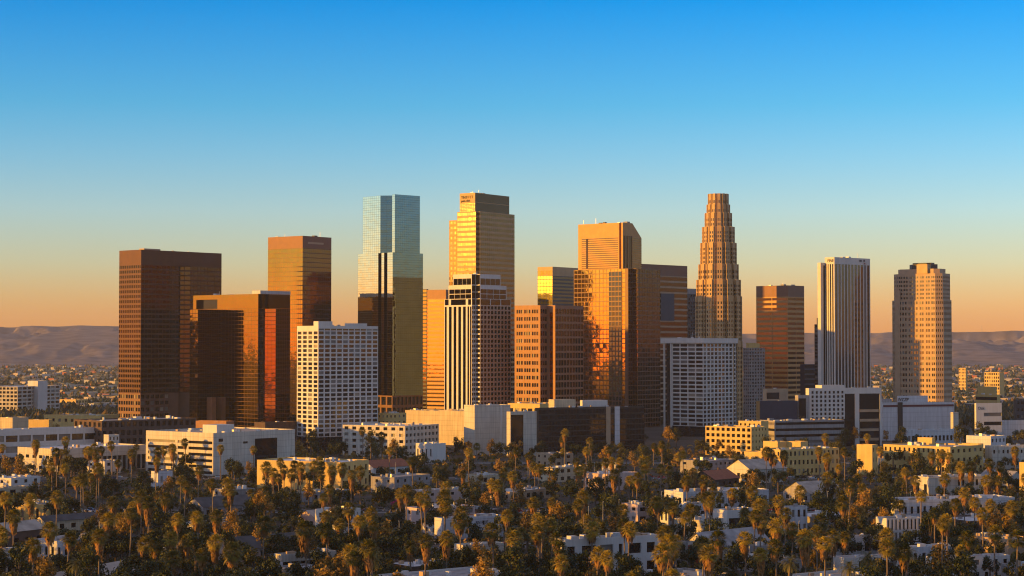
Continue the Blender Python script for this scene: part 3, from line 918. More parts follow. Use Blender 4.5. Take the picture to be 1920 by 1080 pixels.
B.prism(B.rect(), 0, B.z(608), {0: FS(1, 30, fw=1, fh=.6, glass='g_dark', mode='bands'), 1: FS(1, 30, fw=1, fh=.6, glass='g_dark', mode='bands')}, 'darkstone', 'roofd')
B.box('lift_shaft', 1, B.L - .5, B.Rr * .3, B.Rr * .9, B.z(608), B.z(596), 'darkstone'); B.done()
B = Bld('office_block', 'low dark glass block behind the flat-topped brown tower', 'office building', 1500, 1508, 1530, 1850, 40)
B.prism(B.rect(), 0, B.z(683), {1: FS(1, 12, fw=1, fh=.7, glass='g_black', mode='bands', dep=.2)}, 'navy', 'roofg', 'wall', .6); B.done()

# stone tower at the other end with a rounded crown
B = Bld('office_tower', 'stepped pale stone tower with chamfered corners and a low drum on its roof', 'tower', 1668, 1764, 1789, 1650, 26, 'the stepped stone tower')
zt = B.z(513); s = B.s
Lf, Rf = B.L, B.Rr
def oct_(l0, l1, r0, r1, k): return [(l1, r0 + k), (l1 - k, r0), (l0 + k, r0), (l0, r0 + k), (l0, r1 - k), (l0 + k, r1), (l1 - k, r1), (l1, r1 - k)]
grp = [(.01, .035), (.06, .1), (.11, .15), (.18, .23), (.25, .29), (.34, .37), (.39, .43), (.47, .51), (.53, .57), (.62, .66), (.675, .715), (.77, .81), (.83, .87), (.91, .95), (.96, .99)]
def stone(l0, l1, r0, r1, k, za, zb, rows, part, top=0):
    fsF = FS(cols=grp, rows=rows, fh=.5, dep=.3, top=top, lm=.3, rm=.3)
    fs2 = FS(4, rows, fw=.6, fh=.5, dep=.5, top=top); fs3 = FS(9, rows, fw=.62, fh=.5, dep=.5, top=top)
    B.prism(oct_(l0, l1, r0, r1, k), za, zb, {0: FS(3, rows, fw=.6, fh=.5, dep=.5, top=top), 1: fsF, 2: FS(4, rows, fw=.62, fh=.5, dep=.5, top=top), 3: fs3}, 'tan2', 'roofg', part, .5)
w = B.lp(1764) ; 
stone(0, Lf, 0, Rf, 5.0, 0, B.z(562), 24, 'lower_shaft')
stone(.9, Lf - 1.6, .9, Rf - 1, 4.6, B.z(562), B.z(512), 6, 'upper_shaft', 1.5)
B.prism(oct_(4, Lf - 5, 3, Rf - 4, 4), B.z(512), B.z(503), {}, 'tan2', 'roofg', 'crown', .5)
B.prism(oct_(9, Lf - 14, 6, Rf - 8, 5), B.z(503), B.z(494), {1: FS(10, 1, fw=.5, fh=.8, glass='g_dark', mode='one')}, 'darkstone', 'roofd', 'drum')
B.prism(oct_(13, Lf - 18, 10, Rf - 12, 5), B.z(494), B.z(491), {}, 'darkstone', 'roofd', 'drum_cap')
B.box('stone_fin', B.lp(1739), B.lp(1719), .3, 7.5, B.z(512), B.z(494.5), 'tan')
B.box('stair_pier', B.lp(1688), B.lp(1678), -.5, -.02, 0, B.z(543), 'tan2')
B.done()

# dark blocks added outside the frame to darken reflections and shade the tower feet
def beside(x, y, w, h, what):
    d = y
    root = 960 + F * x / y
    a = 40 - math.degrees(math.atan((root - 960) / F))
    B = Bld.__new__(Bld)
    ar = math.radians(40)
    lx = 960 + F * (x - 30 * math.cos(ar)) / (y + 30 * math.sin(ar)); rx = 960 + F * (x + w * math.sin(ar)) / (y + w * math.cos(ar))
    B.__init__('office_tower', 'added dark tower outside the frame, mirrored in ' + what, 'tower', lx, root, rx, d, a)
    B.prism(B.rect(), 0, h, {0: FS(1, int(h / 4), fw=.96, fh=.6, glass='g_deep', mode='bands', dep=.2), 1: FS(1, int(h / 4), fw=.96, fh=.6, glass='g_deep', mode='bands', dep=.2)}, 'bronze', 'roofd', 'wall', .5)
    B.done()
beside(-690, 1388, 44, 168, 'the lettered gold tower, first from the camera')
beside(-690, 1436, 42, 159, 'the lettered gold tower, second from the camera')
beside(-690, 1478, 20, 165, 'the lettered gold tower, third from the camera')
beside(-700, 1562, 66, 104, 'the big honey-gold tower')

# ---------------------------------------------------------------- mid-height and low buildings
def depth(ybase): return F * CAM_H / (ybase - 650.0)

def low(label, lm, pxl, pxc, pxr, ybase, ytop, a=38, m='white', roof='roofw', fl=None, fr=None, clut=5, name='low_building', cat='building', par=.8, done=True, big=3.0, group=None):
    d = depth(ybase)
    wl, wr = pxc - pxl, pxr - pxc
    if wr > 1.6 * wl: a = max(a, 60 if wr > 3 * wl else 54)
    elif wl > 1.6 * wr: a = min(a, 32)
    B = Bld(name, label, cat, pxl, pxc, pxr, d, a, lm, group)
    h = B.z(ytop)
    B.h = h
    B.prism(B.rect(), 0, h, {0: fl, 1: fr}, m, roof, 'wall', par)
    if clut: B.clutter(clut, h - par, 1, B.L - 1, 1, B.Rr - 1, R, big)
    if done: B.done()
    return B

def W(n, rows, fw=.5, fh=.45, **k): return FS(n, rows, fw, fh, **k)

# left side
low('cream curved apartment slab with rows of dark balconies, at the edge of the far valley', 'the cream apartment slab', -30, 34, 113, 783, 725, 30, 'offwhite', 'roofw',
    W(9, 8, .72, .6, mode='bands', dep=.8), W(9, 8, .8, .6, mode='bands', dep=.8), 4, 'apartment_block', 'apartment building')
low('pale stair head standing on top of the cream apartment slab', None, 53, 72, 90, 781, 714, 36, 'white', 'roofw', None, None, 0)

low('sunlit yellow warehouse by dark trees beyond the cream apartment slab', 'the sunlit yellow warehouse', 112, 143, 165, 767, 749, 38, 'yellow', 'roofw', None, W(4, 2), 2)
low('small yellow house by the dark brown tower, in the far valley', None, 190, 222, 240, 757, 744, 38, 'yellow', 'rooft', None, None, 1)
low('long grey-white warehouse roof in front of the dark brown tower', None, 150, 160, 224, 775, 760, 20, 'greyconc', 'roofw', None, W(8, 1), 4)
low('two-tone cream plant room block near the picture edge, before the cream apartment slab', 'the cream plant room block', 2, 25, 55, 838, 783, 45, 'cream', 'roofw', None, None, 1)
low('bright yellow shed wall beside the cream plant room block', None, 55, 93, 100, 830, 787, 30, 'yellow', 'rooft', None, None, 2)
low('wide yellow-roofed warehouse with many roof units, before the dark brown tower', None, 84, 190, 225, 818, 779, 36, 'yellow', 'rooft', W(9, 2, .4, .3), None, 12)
low('long white office with two storeys of dark strip windows', 'the two-storey strip-window office', -60, -40, 183, 876, 807, 66, 'white', 'roofw', None,
    FS(9, 3, fw=.88, fh=.58, top=2.5, dep=.6), 6, 'office_building', 'office building')
low('dark brown brick block with a white roof edge and bulky roof units', 'the dark brown brick block', 140, 192, 368, 868, 789, 50, 'brick', 'rooft', W(6, 5, .5, .55, glass='g_black'), W(16, 5, .6, .6, glass='g_black', mode='bands'), 16, 'brick_block', 'building', big=5)
low('cream stucco house front before the dark brown brick block', None, 196, 205, 225, 874, 815, 55, 'offwhite', 'rooft', None, W(3, 4, .4, .4), 1)
low('low white building with a bright end wall and dark glass side under a white fascia', 'the low white fascia building', 35, 110, 276, 888, 842, 48, 'offwhite', 'roofw', W(6, 2, .5, .3, top=2), FS(18, 1, fw=.92, fh=.75, up=.1, top=3.0, glass='g_black', mode='one', dep=1.5), 7)
B = low('white office with yellow-lit strip windows on one side and a blank white flank', 'the blank-flanked office', 275, 401, 554, 892, 812, 47, 'offwhite', 'rooft',
    FS(3, 6, cols=[(.03, .44), (.48, .57), (.64, .985)], fh=.46, top=4.0, glass='g_dark', dep=.5), None, 0, 'office_building', 'office building', done=False)
h = B.h
B.box('glass_bay', -.25, -.02, B.rp(479), B.rp(520), 2, h - 4.5, 'g_black')
B.box('window', -.12, -.02, B.rp(411), B.rp(419), h - 5.2, h - 3.4, 'g_dark', True)
B.box('window', -.12, -.02, B.rp(457), B.rp(465), h - 7.0, h - 5.8, 'g_dark', True)
B.box('penthouse', 10, 22, 12, B.rp(462), h - .8, h + 4.0, 'white')
B.clutter(14, h - .8, 2, 9, 4, B.Rr - 3, R, 2.5); B.clutter(6, h - .8, 24, B.L - 2, 4, B.Rr - 3, R, 3)
B.done()
low('dark red-brown podium at the foot of the stepped gold glass tower', None, 478, 498, 556, 850, 792, 30, 'brick', 'roofd', None, W(8, 1, .8, .3, glass='g_black'), 2)
low('long low orange-lit podium beside the stepped gold glass tower', None, 300, 425, 440, 835, 790, 30, 'redgranite', 'roofd', None, None, 2)

# centre
low('cream apartment building with bay windows and balconies, before the white grid block', 'the cream balcony apartments', 643, 760, 823, 857, 799, 34, 'offwhite', 'roofw', W(8, 5, .5, .5, dep=.8), W(9, 5, .55, .5, dep=.8), 9, 'apartment_block', 'apartment building')
low('small yellow apartment block with little windows, behind the cream balcony apartments', None, 708, 737, 762, 845, 775, 36, 'yellow', 'roofd', W(4, 6, .35, .4), W(3, 6, .35, .4), 7, 'apartment_block', 'apartment building')
B = low('huge windowless cream hall, its long side lit yellow', 'the windowless cream hall', 760, 872, 900, 835, 771, 34, 'cream', 'roofw', None, None, 14, 'hall', 'building', big=4)
B = low('taller cream block attached to the front of the windowless cream hall', 'the tall cream block', 870, 890, 957, 853, 760, 34, 'offwhite', 'roofw', None, None, 5, 'hall', 'building', big=3, done=False)
B.box('pilaster', -.25, -.02, B.rp(938), B.rp(941), 0, B.h - .6, 'white')
B.done()
low('cream flank with a dark gridded glass bay, right beside the tall cream block', None, 950, 957, 1006, 856, 772, 34, 'offwhite', 'roofw', None, FS(1, 1, cols=[(.02, .5)], fh=.93, up=.0, glass='g_black', dep=.5), 4, 'hall', 'building')
B = low('wide black glass building with a white vertical strip', 'the wide black glass building', 1003, 1010, 1208, 850, 765, 30, 'blackpanel', 'roofg', None, FS(34, 8, fw=.95, fh=.8, glass='g_black', mode='bands', dep=.1, top=1.0), 0, 'office_building', 'office building', done=False)
h = B.h
B.box('white_strip', -.6, -.02, B.rp(1152), B.rp(1161), 0, h + .1, 'bluewhite')
B.box('stone_strip', -.35, -.02, B.rp(1136), B.rp(1144), 0, h + .1, 'tan2')
B.box('penthouse', 8, 16, B.rp(1050), B.rp(1090), h - .8, h + 5.5, 'cream')
B.box('penthouse', 8, 18, B.rp(1112), B.rp(1150), h - .8, h + 4.5, 'white', True)
B.clutter(10, h - .8, 2, 7, 6, B.Rr - 6, R, 3.5)
B.done()
low('flat cream pavilion roof with a thin overhang, behind the wide black glass building', None, 952, 1012, 1060, 832, 757, 36, 'yellow', 'roofw', W(5, 2, .7, .5), None, 6)
low('orange-lit apartment block with brick balconies, in front of the white-framed block', 'the orange-lit apartments', 1322, 1408, 1438, 856, 801, 36, 'yellow', 'rooft', W(9, 5, .62, .55, glass='g_bronze', dep=.8), W(5, 5, .3, .4), 8, 'apartment_block', 'apartment building')
low('cream upper block with roof clutter behind the orange-lit apartments', None, 1384, 1426, 1440, 850, 790, 36, 'yellow', 'roofw', W(5, 4, .4, .4), None, 6)
low('low grey office with wrap-around strip windows, behind the orange-lit apartments', 'the grey strip-window office', 1424, 1452, 1582, 846, 789, 30, 'greyconc', 'rooft', FS(1, 5, fw=1, fh=.4, mode='bands', dep=.5), FS(1, 5, fw=1, fh=.42, mode='bands', dep=.5), 16, 'office_building', 'office building', big=4)
low('plain navy metal box building, at the foot of the flat-topped brown tower', 'the navy box building', 1417, 1424, 1494, 842, 752, 24, 'navy', 'roofd', None, None, 2)
low('grey-brown podium with one wide slot window, at the foot of the flat-topped brown tower', None, 1430, 1437, 1477, 830, 729, 24, 'tan2', 'roofd', None, FS(1, 1, cols=[(.0, .6)], fh=.12, up=.92, dep=.6), 2)
low('dark glass annex against the white hotel', None, 1490, 1496, 1517, 840, 741, 24, 'greyconc', 'roofg', None, FS(1, 1, cols=[(.02, .7)], fh=.94, up=0, glass='g_black', dep=.3), 1)
B = low('white hotel with small square windows and two dark glass bays', 'the white hotel', 1510, 1516, 1652, 838, 728, 24, 'white', 'roofw', None,
    FS(2, 1, cols=[(.49, .63), (.69, .975)], fh=.9, up=0, glass='g_black', dep=.4), 0, 'hotel', 'hotel', done=False)
h = B.h
for ry in range(7):
    for c in range(8):
        x0 = B.rp(1521 + c * 8.0); 
        z1 = B.z(733.5 + ry * 8.1)
        B.box('window', -.1, -.02, x0, x0 + 1.6, z1 - 1.9, z1, 'g_dark', True)
B.box('parapet_block', .3, 10, B.rp(1541), B.rp(1583), h - .8, h + 2.2, 'white')
for k in range(4):
    B.box('floor_band', -.3, -.1, B.rp(1611), B.rp(1646), 4 + k * 7.2, 6.0 + k * 7.2, 'tan2', True)
B.box('glass_podium', -3.0, -.03, 1.0, B.rp(1581), 0, B.z(786), 'g_black')
B.clutter(3, h - .8, 4, 14, B.rp(1600), B.Rr - 4, R, 3)
B.done()
B = low('large white cinema hall with a maroon band and black lettering on its roof screen', 'the white cinema hall', 1648, 1654, 1788, 826, 755, 18, 'bluewhite', 'roofw', None, None, 0, 'cinema', 'cinema', done=False)
h = B.h
B.box('maroon_band', -.15, -.02, .5, B.Rr - .5, h - 3.6, h - 1.9, 'redband')
B.box('glass_bay', -.4, -.16, B.rp(1682), B.rp(1691), 0, h + .2, 'blackpanel')
B.box('roof_screen', 6, 8, B.rp(1691), B.rp(1746), h - .8, B.z(743), 'bluewhite')
B.box('roof_screen', 4, 10, B.rp(1660), B.rp(1676), h - .8, B.z(748), 'greyconc', True)
B.text('IVZZP', ('R', 5.8), B.rp(1690), h + .9, 3.6, 'blackm', .12)
B.done()
low('pale lean-to store against the white cinema hall', None, 1781, 1786, 1796, 828, 773, 20, 'offwhite', 'roofw', None, None, 0)
B = low('white office with two dark strip windows and a small script sign', 'the white two-strip office', 1826, 1829, 1877, 826, 756, 14, 'white', 'roofw', None,
    FS(1, 2, cols=[(.3, 1.0)], fh=.4, up=.5, top=5.5, bot=10, glass='g_dark', dep=.5), 2, 'office_building', 'office building', done=False)
B.text('Oak', ('R', 0), B.rp(1832), B.h - 5.2, 3.4, 'brick', .05)
B.done()
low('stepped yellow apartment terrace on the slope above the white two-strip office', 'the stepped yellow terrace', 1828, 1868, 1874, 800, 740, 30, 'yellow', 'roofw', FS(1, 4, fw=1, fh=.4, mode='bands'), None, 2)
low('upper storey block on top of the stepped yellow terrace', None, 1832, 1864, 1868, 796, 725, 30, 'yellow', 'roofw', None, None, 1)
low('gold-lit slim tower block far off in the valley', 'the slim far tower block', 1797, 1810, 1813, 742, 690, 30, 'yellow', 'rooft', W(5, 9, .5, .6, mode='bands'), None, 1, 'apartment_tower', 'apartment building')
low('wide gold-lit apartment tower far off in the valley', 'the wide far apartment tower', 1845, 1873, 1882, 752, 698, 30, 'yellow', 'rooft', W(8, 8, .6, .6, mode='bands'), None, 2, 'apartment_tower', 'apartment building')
low('long white wall with a low roof beyond the white two-strip office', None, 1876, 1880, 1921, 822, 788, 12, 'bluewhite', 'roofw', None, None, 1)
low('dark flat-roofed block at the edge of the picture above the long white wall', None, 1899, 1904, 1950, 800, 749, 14, 'darkstone', 'roofd', None, W(6, 4, .6, .4), 3)

# right-hand middle ground
low('white house with a tall blank gable between the cinema hall and dark trees', 'the blank-gabled white house', 1810, 1856, 1884, 868, 818, 34, 'bluewhite', 'roofw', None, W(4, 3, .4, .4), 3)
low('long white flat roof in front of the blank-gabled white house', None, 1845, 1858, 1935, 880, 836, 16, 'offwhite', 'roofw', None, W(9, 2, .4, .3), 4)
low('long white service building below the cinema hall', None, 1690, 1700, 1800, 838, 806, 14, 'bluewhite', 'roofw', None, W(14, 1, .6, .3), 6)
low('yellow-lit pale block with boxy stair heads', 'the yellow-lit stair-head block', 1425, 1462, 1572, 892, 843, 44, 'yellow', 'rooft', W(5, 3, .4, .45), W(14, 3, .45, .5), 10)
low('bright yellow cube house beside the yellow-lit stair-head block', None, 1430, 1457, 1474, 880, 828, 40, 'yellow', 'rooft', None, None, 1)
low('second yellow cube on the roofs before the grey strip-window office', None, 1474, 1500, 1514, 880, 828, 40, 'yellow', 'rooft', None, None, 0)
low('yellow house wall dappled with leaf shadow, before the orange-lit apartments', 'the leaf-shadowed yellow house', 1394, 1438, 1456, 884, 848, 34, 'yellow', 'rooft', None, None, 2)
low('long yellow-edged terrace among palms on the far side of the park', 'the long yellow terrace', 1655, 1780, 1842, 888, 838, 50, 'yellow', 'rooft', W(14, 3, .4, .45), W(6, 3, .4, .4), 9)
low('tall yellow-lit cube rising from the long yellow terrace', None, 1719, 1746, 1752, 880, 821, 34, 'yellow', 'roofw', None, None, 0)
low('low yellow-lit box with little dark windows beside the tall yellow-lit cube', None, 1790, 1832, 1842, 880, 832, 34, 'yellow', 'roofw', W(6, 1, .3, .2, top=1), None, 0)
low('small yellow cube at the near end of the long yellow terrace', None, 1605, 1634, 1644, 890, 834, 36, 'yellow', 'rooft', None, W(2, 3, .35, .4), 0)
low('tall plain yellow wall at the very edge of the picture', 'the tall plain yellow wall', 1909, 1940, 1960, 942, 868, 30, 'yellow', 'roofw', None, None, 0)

# nearer streets
low('sunlit yellow cottage with a few square windows', 'the sunlit yellow cottage', 24, 94, 128, 978, 946, 40, 'yellow', 'roofw', W(5, 1, .35, .5), W(3, 1, .35, .5), 8)
low('white corner shop with a wide grey roof and a dark shop front', 'the white corner shop', -20, 18, 78, 1084, 1036, 40, 'offwhite', 'roofg', W(3, 1, .5, .5), FS(5, 1, fw=.9, fh=.66, up=0, glass='g_dark', dep=1.0), 8)
low('broad grey-roofed hall behind the white corner shop', None, 60, 120, 196, 1052, 1015, 40, 'bluewhite', 'roofg', W(5, 1, .4, .4), W(5, 1, .4, .4), 7)
low('white cube house with one window, behind palms near the white strip-window office', 'the white cube house', 285, 298, 325, 914, 884, 28, 'bluewhite', 'roofw', None, W(2, 1, .3, .4), 2)
low('long sunlit yellow wall building behind a row of palms', 'the long sunlit yellow building', 483, 640, 692, 920, 867, 40, 'yellow', 'roofw', None, W(5, 2, .3, .4), 12)
low('small white cube house with arched windows, below the cream balcony apartments', 'the white arched cube house', 780, 812, 836, 866, 832, 40, 'white', 'roofw', W(4, 1, .3, .4), None, 2)
low('white two-storey house with a projecting porch wing', 'the white porch house', 592, 632, 677, 1000, 957, 42, 'white', 'roofg', W(2, 2, .25, .4), W(4, 2, .2, .35), 8)
B = low('white studio with arched windows and a faded painted shop sign', 'the painted-sign studio', 815, 829, 944, 1012, 972, 26, 'bluewhite', 'rooft', None, FS(9, 2, cols=[(.03, .07), (.13, .17), (.44, .48), (.66, .69), (.84, .88)], fh=.42, top=.6), 9, 'studio', 'building', done=False)
B.text('EN RUE', ('R', 0), B.rp(892), B.h * .66, 1.7, 'navy', .05); B.text('CITY TRUST', ('R', 0), B.rp(892), B.h * .36, 1.7, 'navy', .05)
B.done()
low('low white store with a bare roof, in front of the painted-sign studio', 'the bare-roofed white store', 852, 868, 945, 1068, 1022, 30, 'offwhite', 'roofw', None, W(5, 1, .3, .3), 3)
B = low('long shop with a white fascia and a lettered white signboard', 'the fascia shop', 515, 530, 632, 1074, 1040, 30, 'offwhite', 'roofd', None, FS(6, 1, fw=.92, fh=.6, up=0, glass='g_black', dep=1.2), 4, 'shop', 'shop', done=False)
B.box('sign_board', -.5, -.1, B.rp(590), B.rp(608), B.h - 2.2, B.h + .1, 'white'); B.text('GOSAR', ('R', -.5), B.rp(591.5), B.h - 1.6, 1.05, 'redwall', .04)
B.done()
low('pinkish house with a sunlit cube on its roof', 'the pinkish roof-cube house', 1095, 1140, 1196, 920, 889, 40, 'pink', 'roofw', W(4, 1, .3, .4), W(4, 1, .3, .4), 7)
low('yellow-lit cube standing behind the pinkish roof-cube house', None, 1128, 1154, 1163, 906, 868, 34, 'offwhite', 'roofw', W(2, 2, .25, .3), None, 0)
low('long two-storey white apartment building with big gridded windows', 'the long white gridded apartments', 1040, 1060, 1236, 1086, 1012, 26, 'white', 'roofg', W(2, 2, .4, .4), FS(8, 2, cols=[(.02, .1), (.17, .32), (.36, .5), (.56, .6), (.66, .8), (.86, .95)], fh=.56, dep=.6, top=1.0), 12)
low('low white house with a wide flat roof under palms, beside the road', 'the wide-roofed white house', 1236, 1252, 1338, 988, 948, 28, 'bluewhite', 'roofw', W(2, 1, .4, .4), W(6, 1, .5, .4), 9)
low('white building with a dark open front and a pinkish side wall', 'the dark-fronted building', 1336, 1362, 1424, 1000, 957, 30, 'white', 'roofw', None, FS(1, 1, cols=[(.06, .96)], fh=.66, up=0, glass='g_dark', dep=2.0), 9)
low('long white industrial roof full of vents, behind the wide-roofed white house', None, 1245, 1280, 1440, 958, 923, 22, 'bluewhite', 'roofw', W(3, 1, .4, .4), W(14, 1, .4, .35), 22)
low('white two-storey house with pairs of tall windows, between palms', 'the tall-windowed white house', 1460, 1470, 1512, 1002, 950, 30, 'bluewhite', 'roofw', None, W(4, 2, .45, .5), 4)
B = low('white shop with a sunlit mural wall', 'the mural shop', 1712, 1740, 1856, 940, 895, 24, 'offwhite', 'roofw', W(2, 1, .4, .4), FS(6, 2, cols=[(.46, .5), (.53, .57), (.68, .72), (.75, .79), (.83, .87), (.9, .94)], fh=.5), 16, 'shop', 'shop', done=False)
for k in range(11):
    B.box('mural_panel', -.1, -.02, B.rp(1741 + k * 4.1), B.rp(1744.6 + k * 4.1), 1.2, 3.0 + (k * 37 % 10) / 9, ['redwall', 'pink', 'redband', 'terracotta'][k % 4], True)
B.done()
low('white row house with narrow pillars, half hidden behind a round tree', None, 1640, 1660, 1725, 1020, 972, 26, 'white', 'roofw', None, FS(9, 2, fw=.5, fh=.8, dep=.5), 6)
low('long white roof with scattered vents under the palm rows', 'the long vented white roof', 1655, 1690, 1900, 975, 938, 20, 'bluewhite', 'roofw', None, W(18, 1, .4, .35), 26)
low('white flat-roofed garage block below the round tree', 'the white garage block', 1540, 1556, 1646, 1046, 1008, 24, 'bluewhite', 'roofw', None, W(6, 1, .6, .4), 6)
low('white villa with terracotta roof edges and a walled yard', 'the terracotta-edged villa', 1560, 1580, 1706, 1094, 1046, 22, 'white', 'terracotta', None, W(6, 2, .4, .4), 4)
low('long terracotta-roofed row house at the bottom of the picture', 'the terracotta row house', 1732, 1750, 1890, 1090, 1046, 20, 'white', 'terracotta', None, W(8, 2, .4, .4), 5)
low('white bungalow with a roof terrace, near the round tree', None, 1690, 1706, 1800, 1062, 1026, 22, 'bluewhite', 'roofw', None, W(6, 1, .4, .4), 9)
low('grey-white workshop with skylights beside the palm grove', None, 1390, 1404, 1448, 1060, 1024, 26, 'greyconc', 'roofw', None, W(4, 1, .5, .4), 5)

# gabled hall
def gable():
    B = Bld('gabled_hall', 'grey gable-roofed hall with a faded red end wall', 'building', 1282, 1330, 1440, 660, 40, 'the gabled red-walled hall')
    h, hr = 6.0, 10.5
    rd = B.Rr; mid = B.L / 2
    w = B.mb('wall'); P = B.w3
    B.wall((B.L, 0), (0, 0), 0, h, FS(5, 1, fw=.6, fh=.5), 'redwall', 'wall')
    w.face((P(B.L, 0, h), P(0, 0, h), P(mid, 0, hr)), 'offwhite')
    B.wall((0, 0), (0, rd), 0, h, FS(8, 1, fw=.4, fh=.4), 'offwhite', 'wall')
    B.wall((0, rd), (B.L, rd), 0, h, None, 'offwhite', 'wall'); B.wall((B.L, rd), (B.L, 0), 0, h, None, 'offwhite', 'wall')
    w.face((P(0, rd, h), P(B.L, rd, h), P(mid, rd, hr)), 'offwhite')
    r = B.mb('roof'); o = .7
    for s0, s1 in ((-o, mid), (B.L + o, mid)):
        sg = -.15
        a = [P(s0, -o, h + sg), P(s0, rd + o, h + sg), P(s1, rd + o, hr + .2), P(s1, -o, hr + .2)]
        if s0 > 0: a.reverse()
        r.face(a, 'roofg'); r.face([p - Vector((0, 0, .12)) for p in reversed(a)], 'white')
    B.done()
gable()

# filler houses on the remaining plots
_T = {2: 'twent', 3: 'thirt', 4: 'fort', 5: 'fift', 6: 'sixt'}
_U = ['', 'first', 'second', 'third', 'fourth', 'fifth', 'sixth', 'seventh', 'eighth', 'ninth', 'tenth', 'eleventh', 'twelfth', 'thirteenth', 'fourteenth', 'fifteenth', 'sixteenth', 'seventeenth', 'eighteenth', 'nineteenth']
def ordinal(n):
    if n < 20: return _U[n]
    return _T[n // 10] + ('ieth' if n % 10 == 0 else 'y-' + _U[n % 10])
ORD = ['nearest'] + [ordinal(k) + ' nearest' for k in range(2, 70)]

class Labeller:
    """Gives each of many look-alikes a label of its own: what it looks like + where it stands by a landmark building, counted outwards."""
    def __init__(self): self.rows = []
    def add(self, o, desc, x, y):
        self.rows.append((o, desc, x, y))
    def run(self):
        by = {}
        for o, desc, x, y in self.rows:
            best = None
            for ph, lx, ly in LANDMARKS:
                dd = math.hypot(x - lx, (y - ly) * .8)
                if best is None or dd < best[0]: best = (dd, ph, lx, ly)
            dd, ph, lx, ly = best
            ang = (y - ly)
            px, lpx = x / y, lx / ly
            if abs(y - ly) > 1.3 * abs(x - lx): rel = 'in front of' if y < ly else 'behind'
            else: rel = 'left of' if px < lpx else 'right of'
            by.setdefault((desc, rel, ph), []).append((dd, o))
        for (desc, rel, ph), lst in by.items():
            lst.sort(key=lambda t: t[0])
            for k, (_, o) in enumerate(lst):
                o['label'] = (desc + ', ' + ORD[k] + ' ' + rel + ' ' + ph) if len(lst) > 1 else desc + ' ' + rel + ' ' + ph

LAB = Labeller()
def pitched(B, h, wc, rc, rnd):
    """gabled house: walls, two roof slopes with eaves, a chimney"""
    P = B.w3; L_, R_ = B.L, B.Rr
    w, r = B.mb('wall'), B.mb('roof')
    long_r = R_ > L_
    B.wall((L_, 0), (0, 0), 0, h, FS(max(2, int(L_ / 5)), 1, fw=.35, fh=.4, dep=.2), wc, 'wall')
    B.wall((0, 0), (0, R_), 0, h, FS(max(2, int(R_ / 5)), 1, fw=.4, fh=.4, dep=.2), wc, 'wall')
    B.wall((0, R_), (L_, R_), 0, h, None, wc, 'wall'); B.wall((L_, R_), (L_, 0), 0, h, None, wc, 'wall')
    o = .6
    rise = .26 * (L_ if long_r else R_)
    sl = lambda a, b, c, d: r.face([a, b, c, d], rc)
    if long_r:
        m = L_ / 2
        w.face((P(L_, 0, h), P(0, 0, h), P(m, 0, h + rise)), wc); w.face((P(0, R_, h), P(L_, R_, h), P(m, R_, h + rise)), wc)
        e = h - o * rise / m
        sl(P(-o, -o, e + .12), P(-o, R_ + o, e + .12), P(m, R_ + o, h + rise + .12), P(m, -o, h + rise + .12))
        sl(P(L_ + o, R_ + o, e + .12), P(L_ + o, -o, e + .12), P(m, -o, h + rise + .12), P(m, R_ + o, h + rise + .12))
        B.box('chimney', m + .8, m + 1.8, R_ * .7, R_ * .7 + 1, h + rise * .5, h + rise + 1, 'brick')
    else:
        m = R_ / 2
        w.face((P(0, 0, h), P(0, R_, h), P(0, m, h + rise)), wc); w.face((P(L_, R_, h), P(L_, 0, h), P(L_, m, h + rise)), wc)
        e = h - o * rise / m
        sl(P(L_ + o, -o, e + .12), P(-o, -o, e + .12), P(-o, m, h + rise + .12), P(L_ + o, m, h + rise + .12))
        sl(P(-o, R_ + o, e + .12), P(L_ + o, R_ + o, e + .12), P(L_ + o, m, h + rise + .12), P(-o, m, h + rise + .12))
        B.box('chimney', L_ * .6, L_ * .6 + 1, m + .8, m + 1.8, h + rise * .5, h + rise + 1, 'brick')

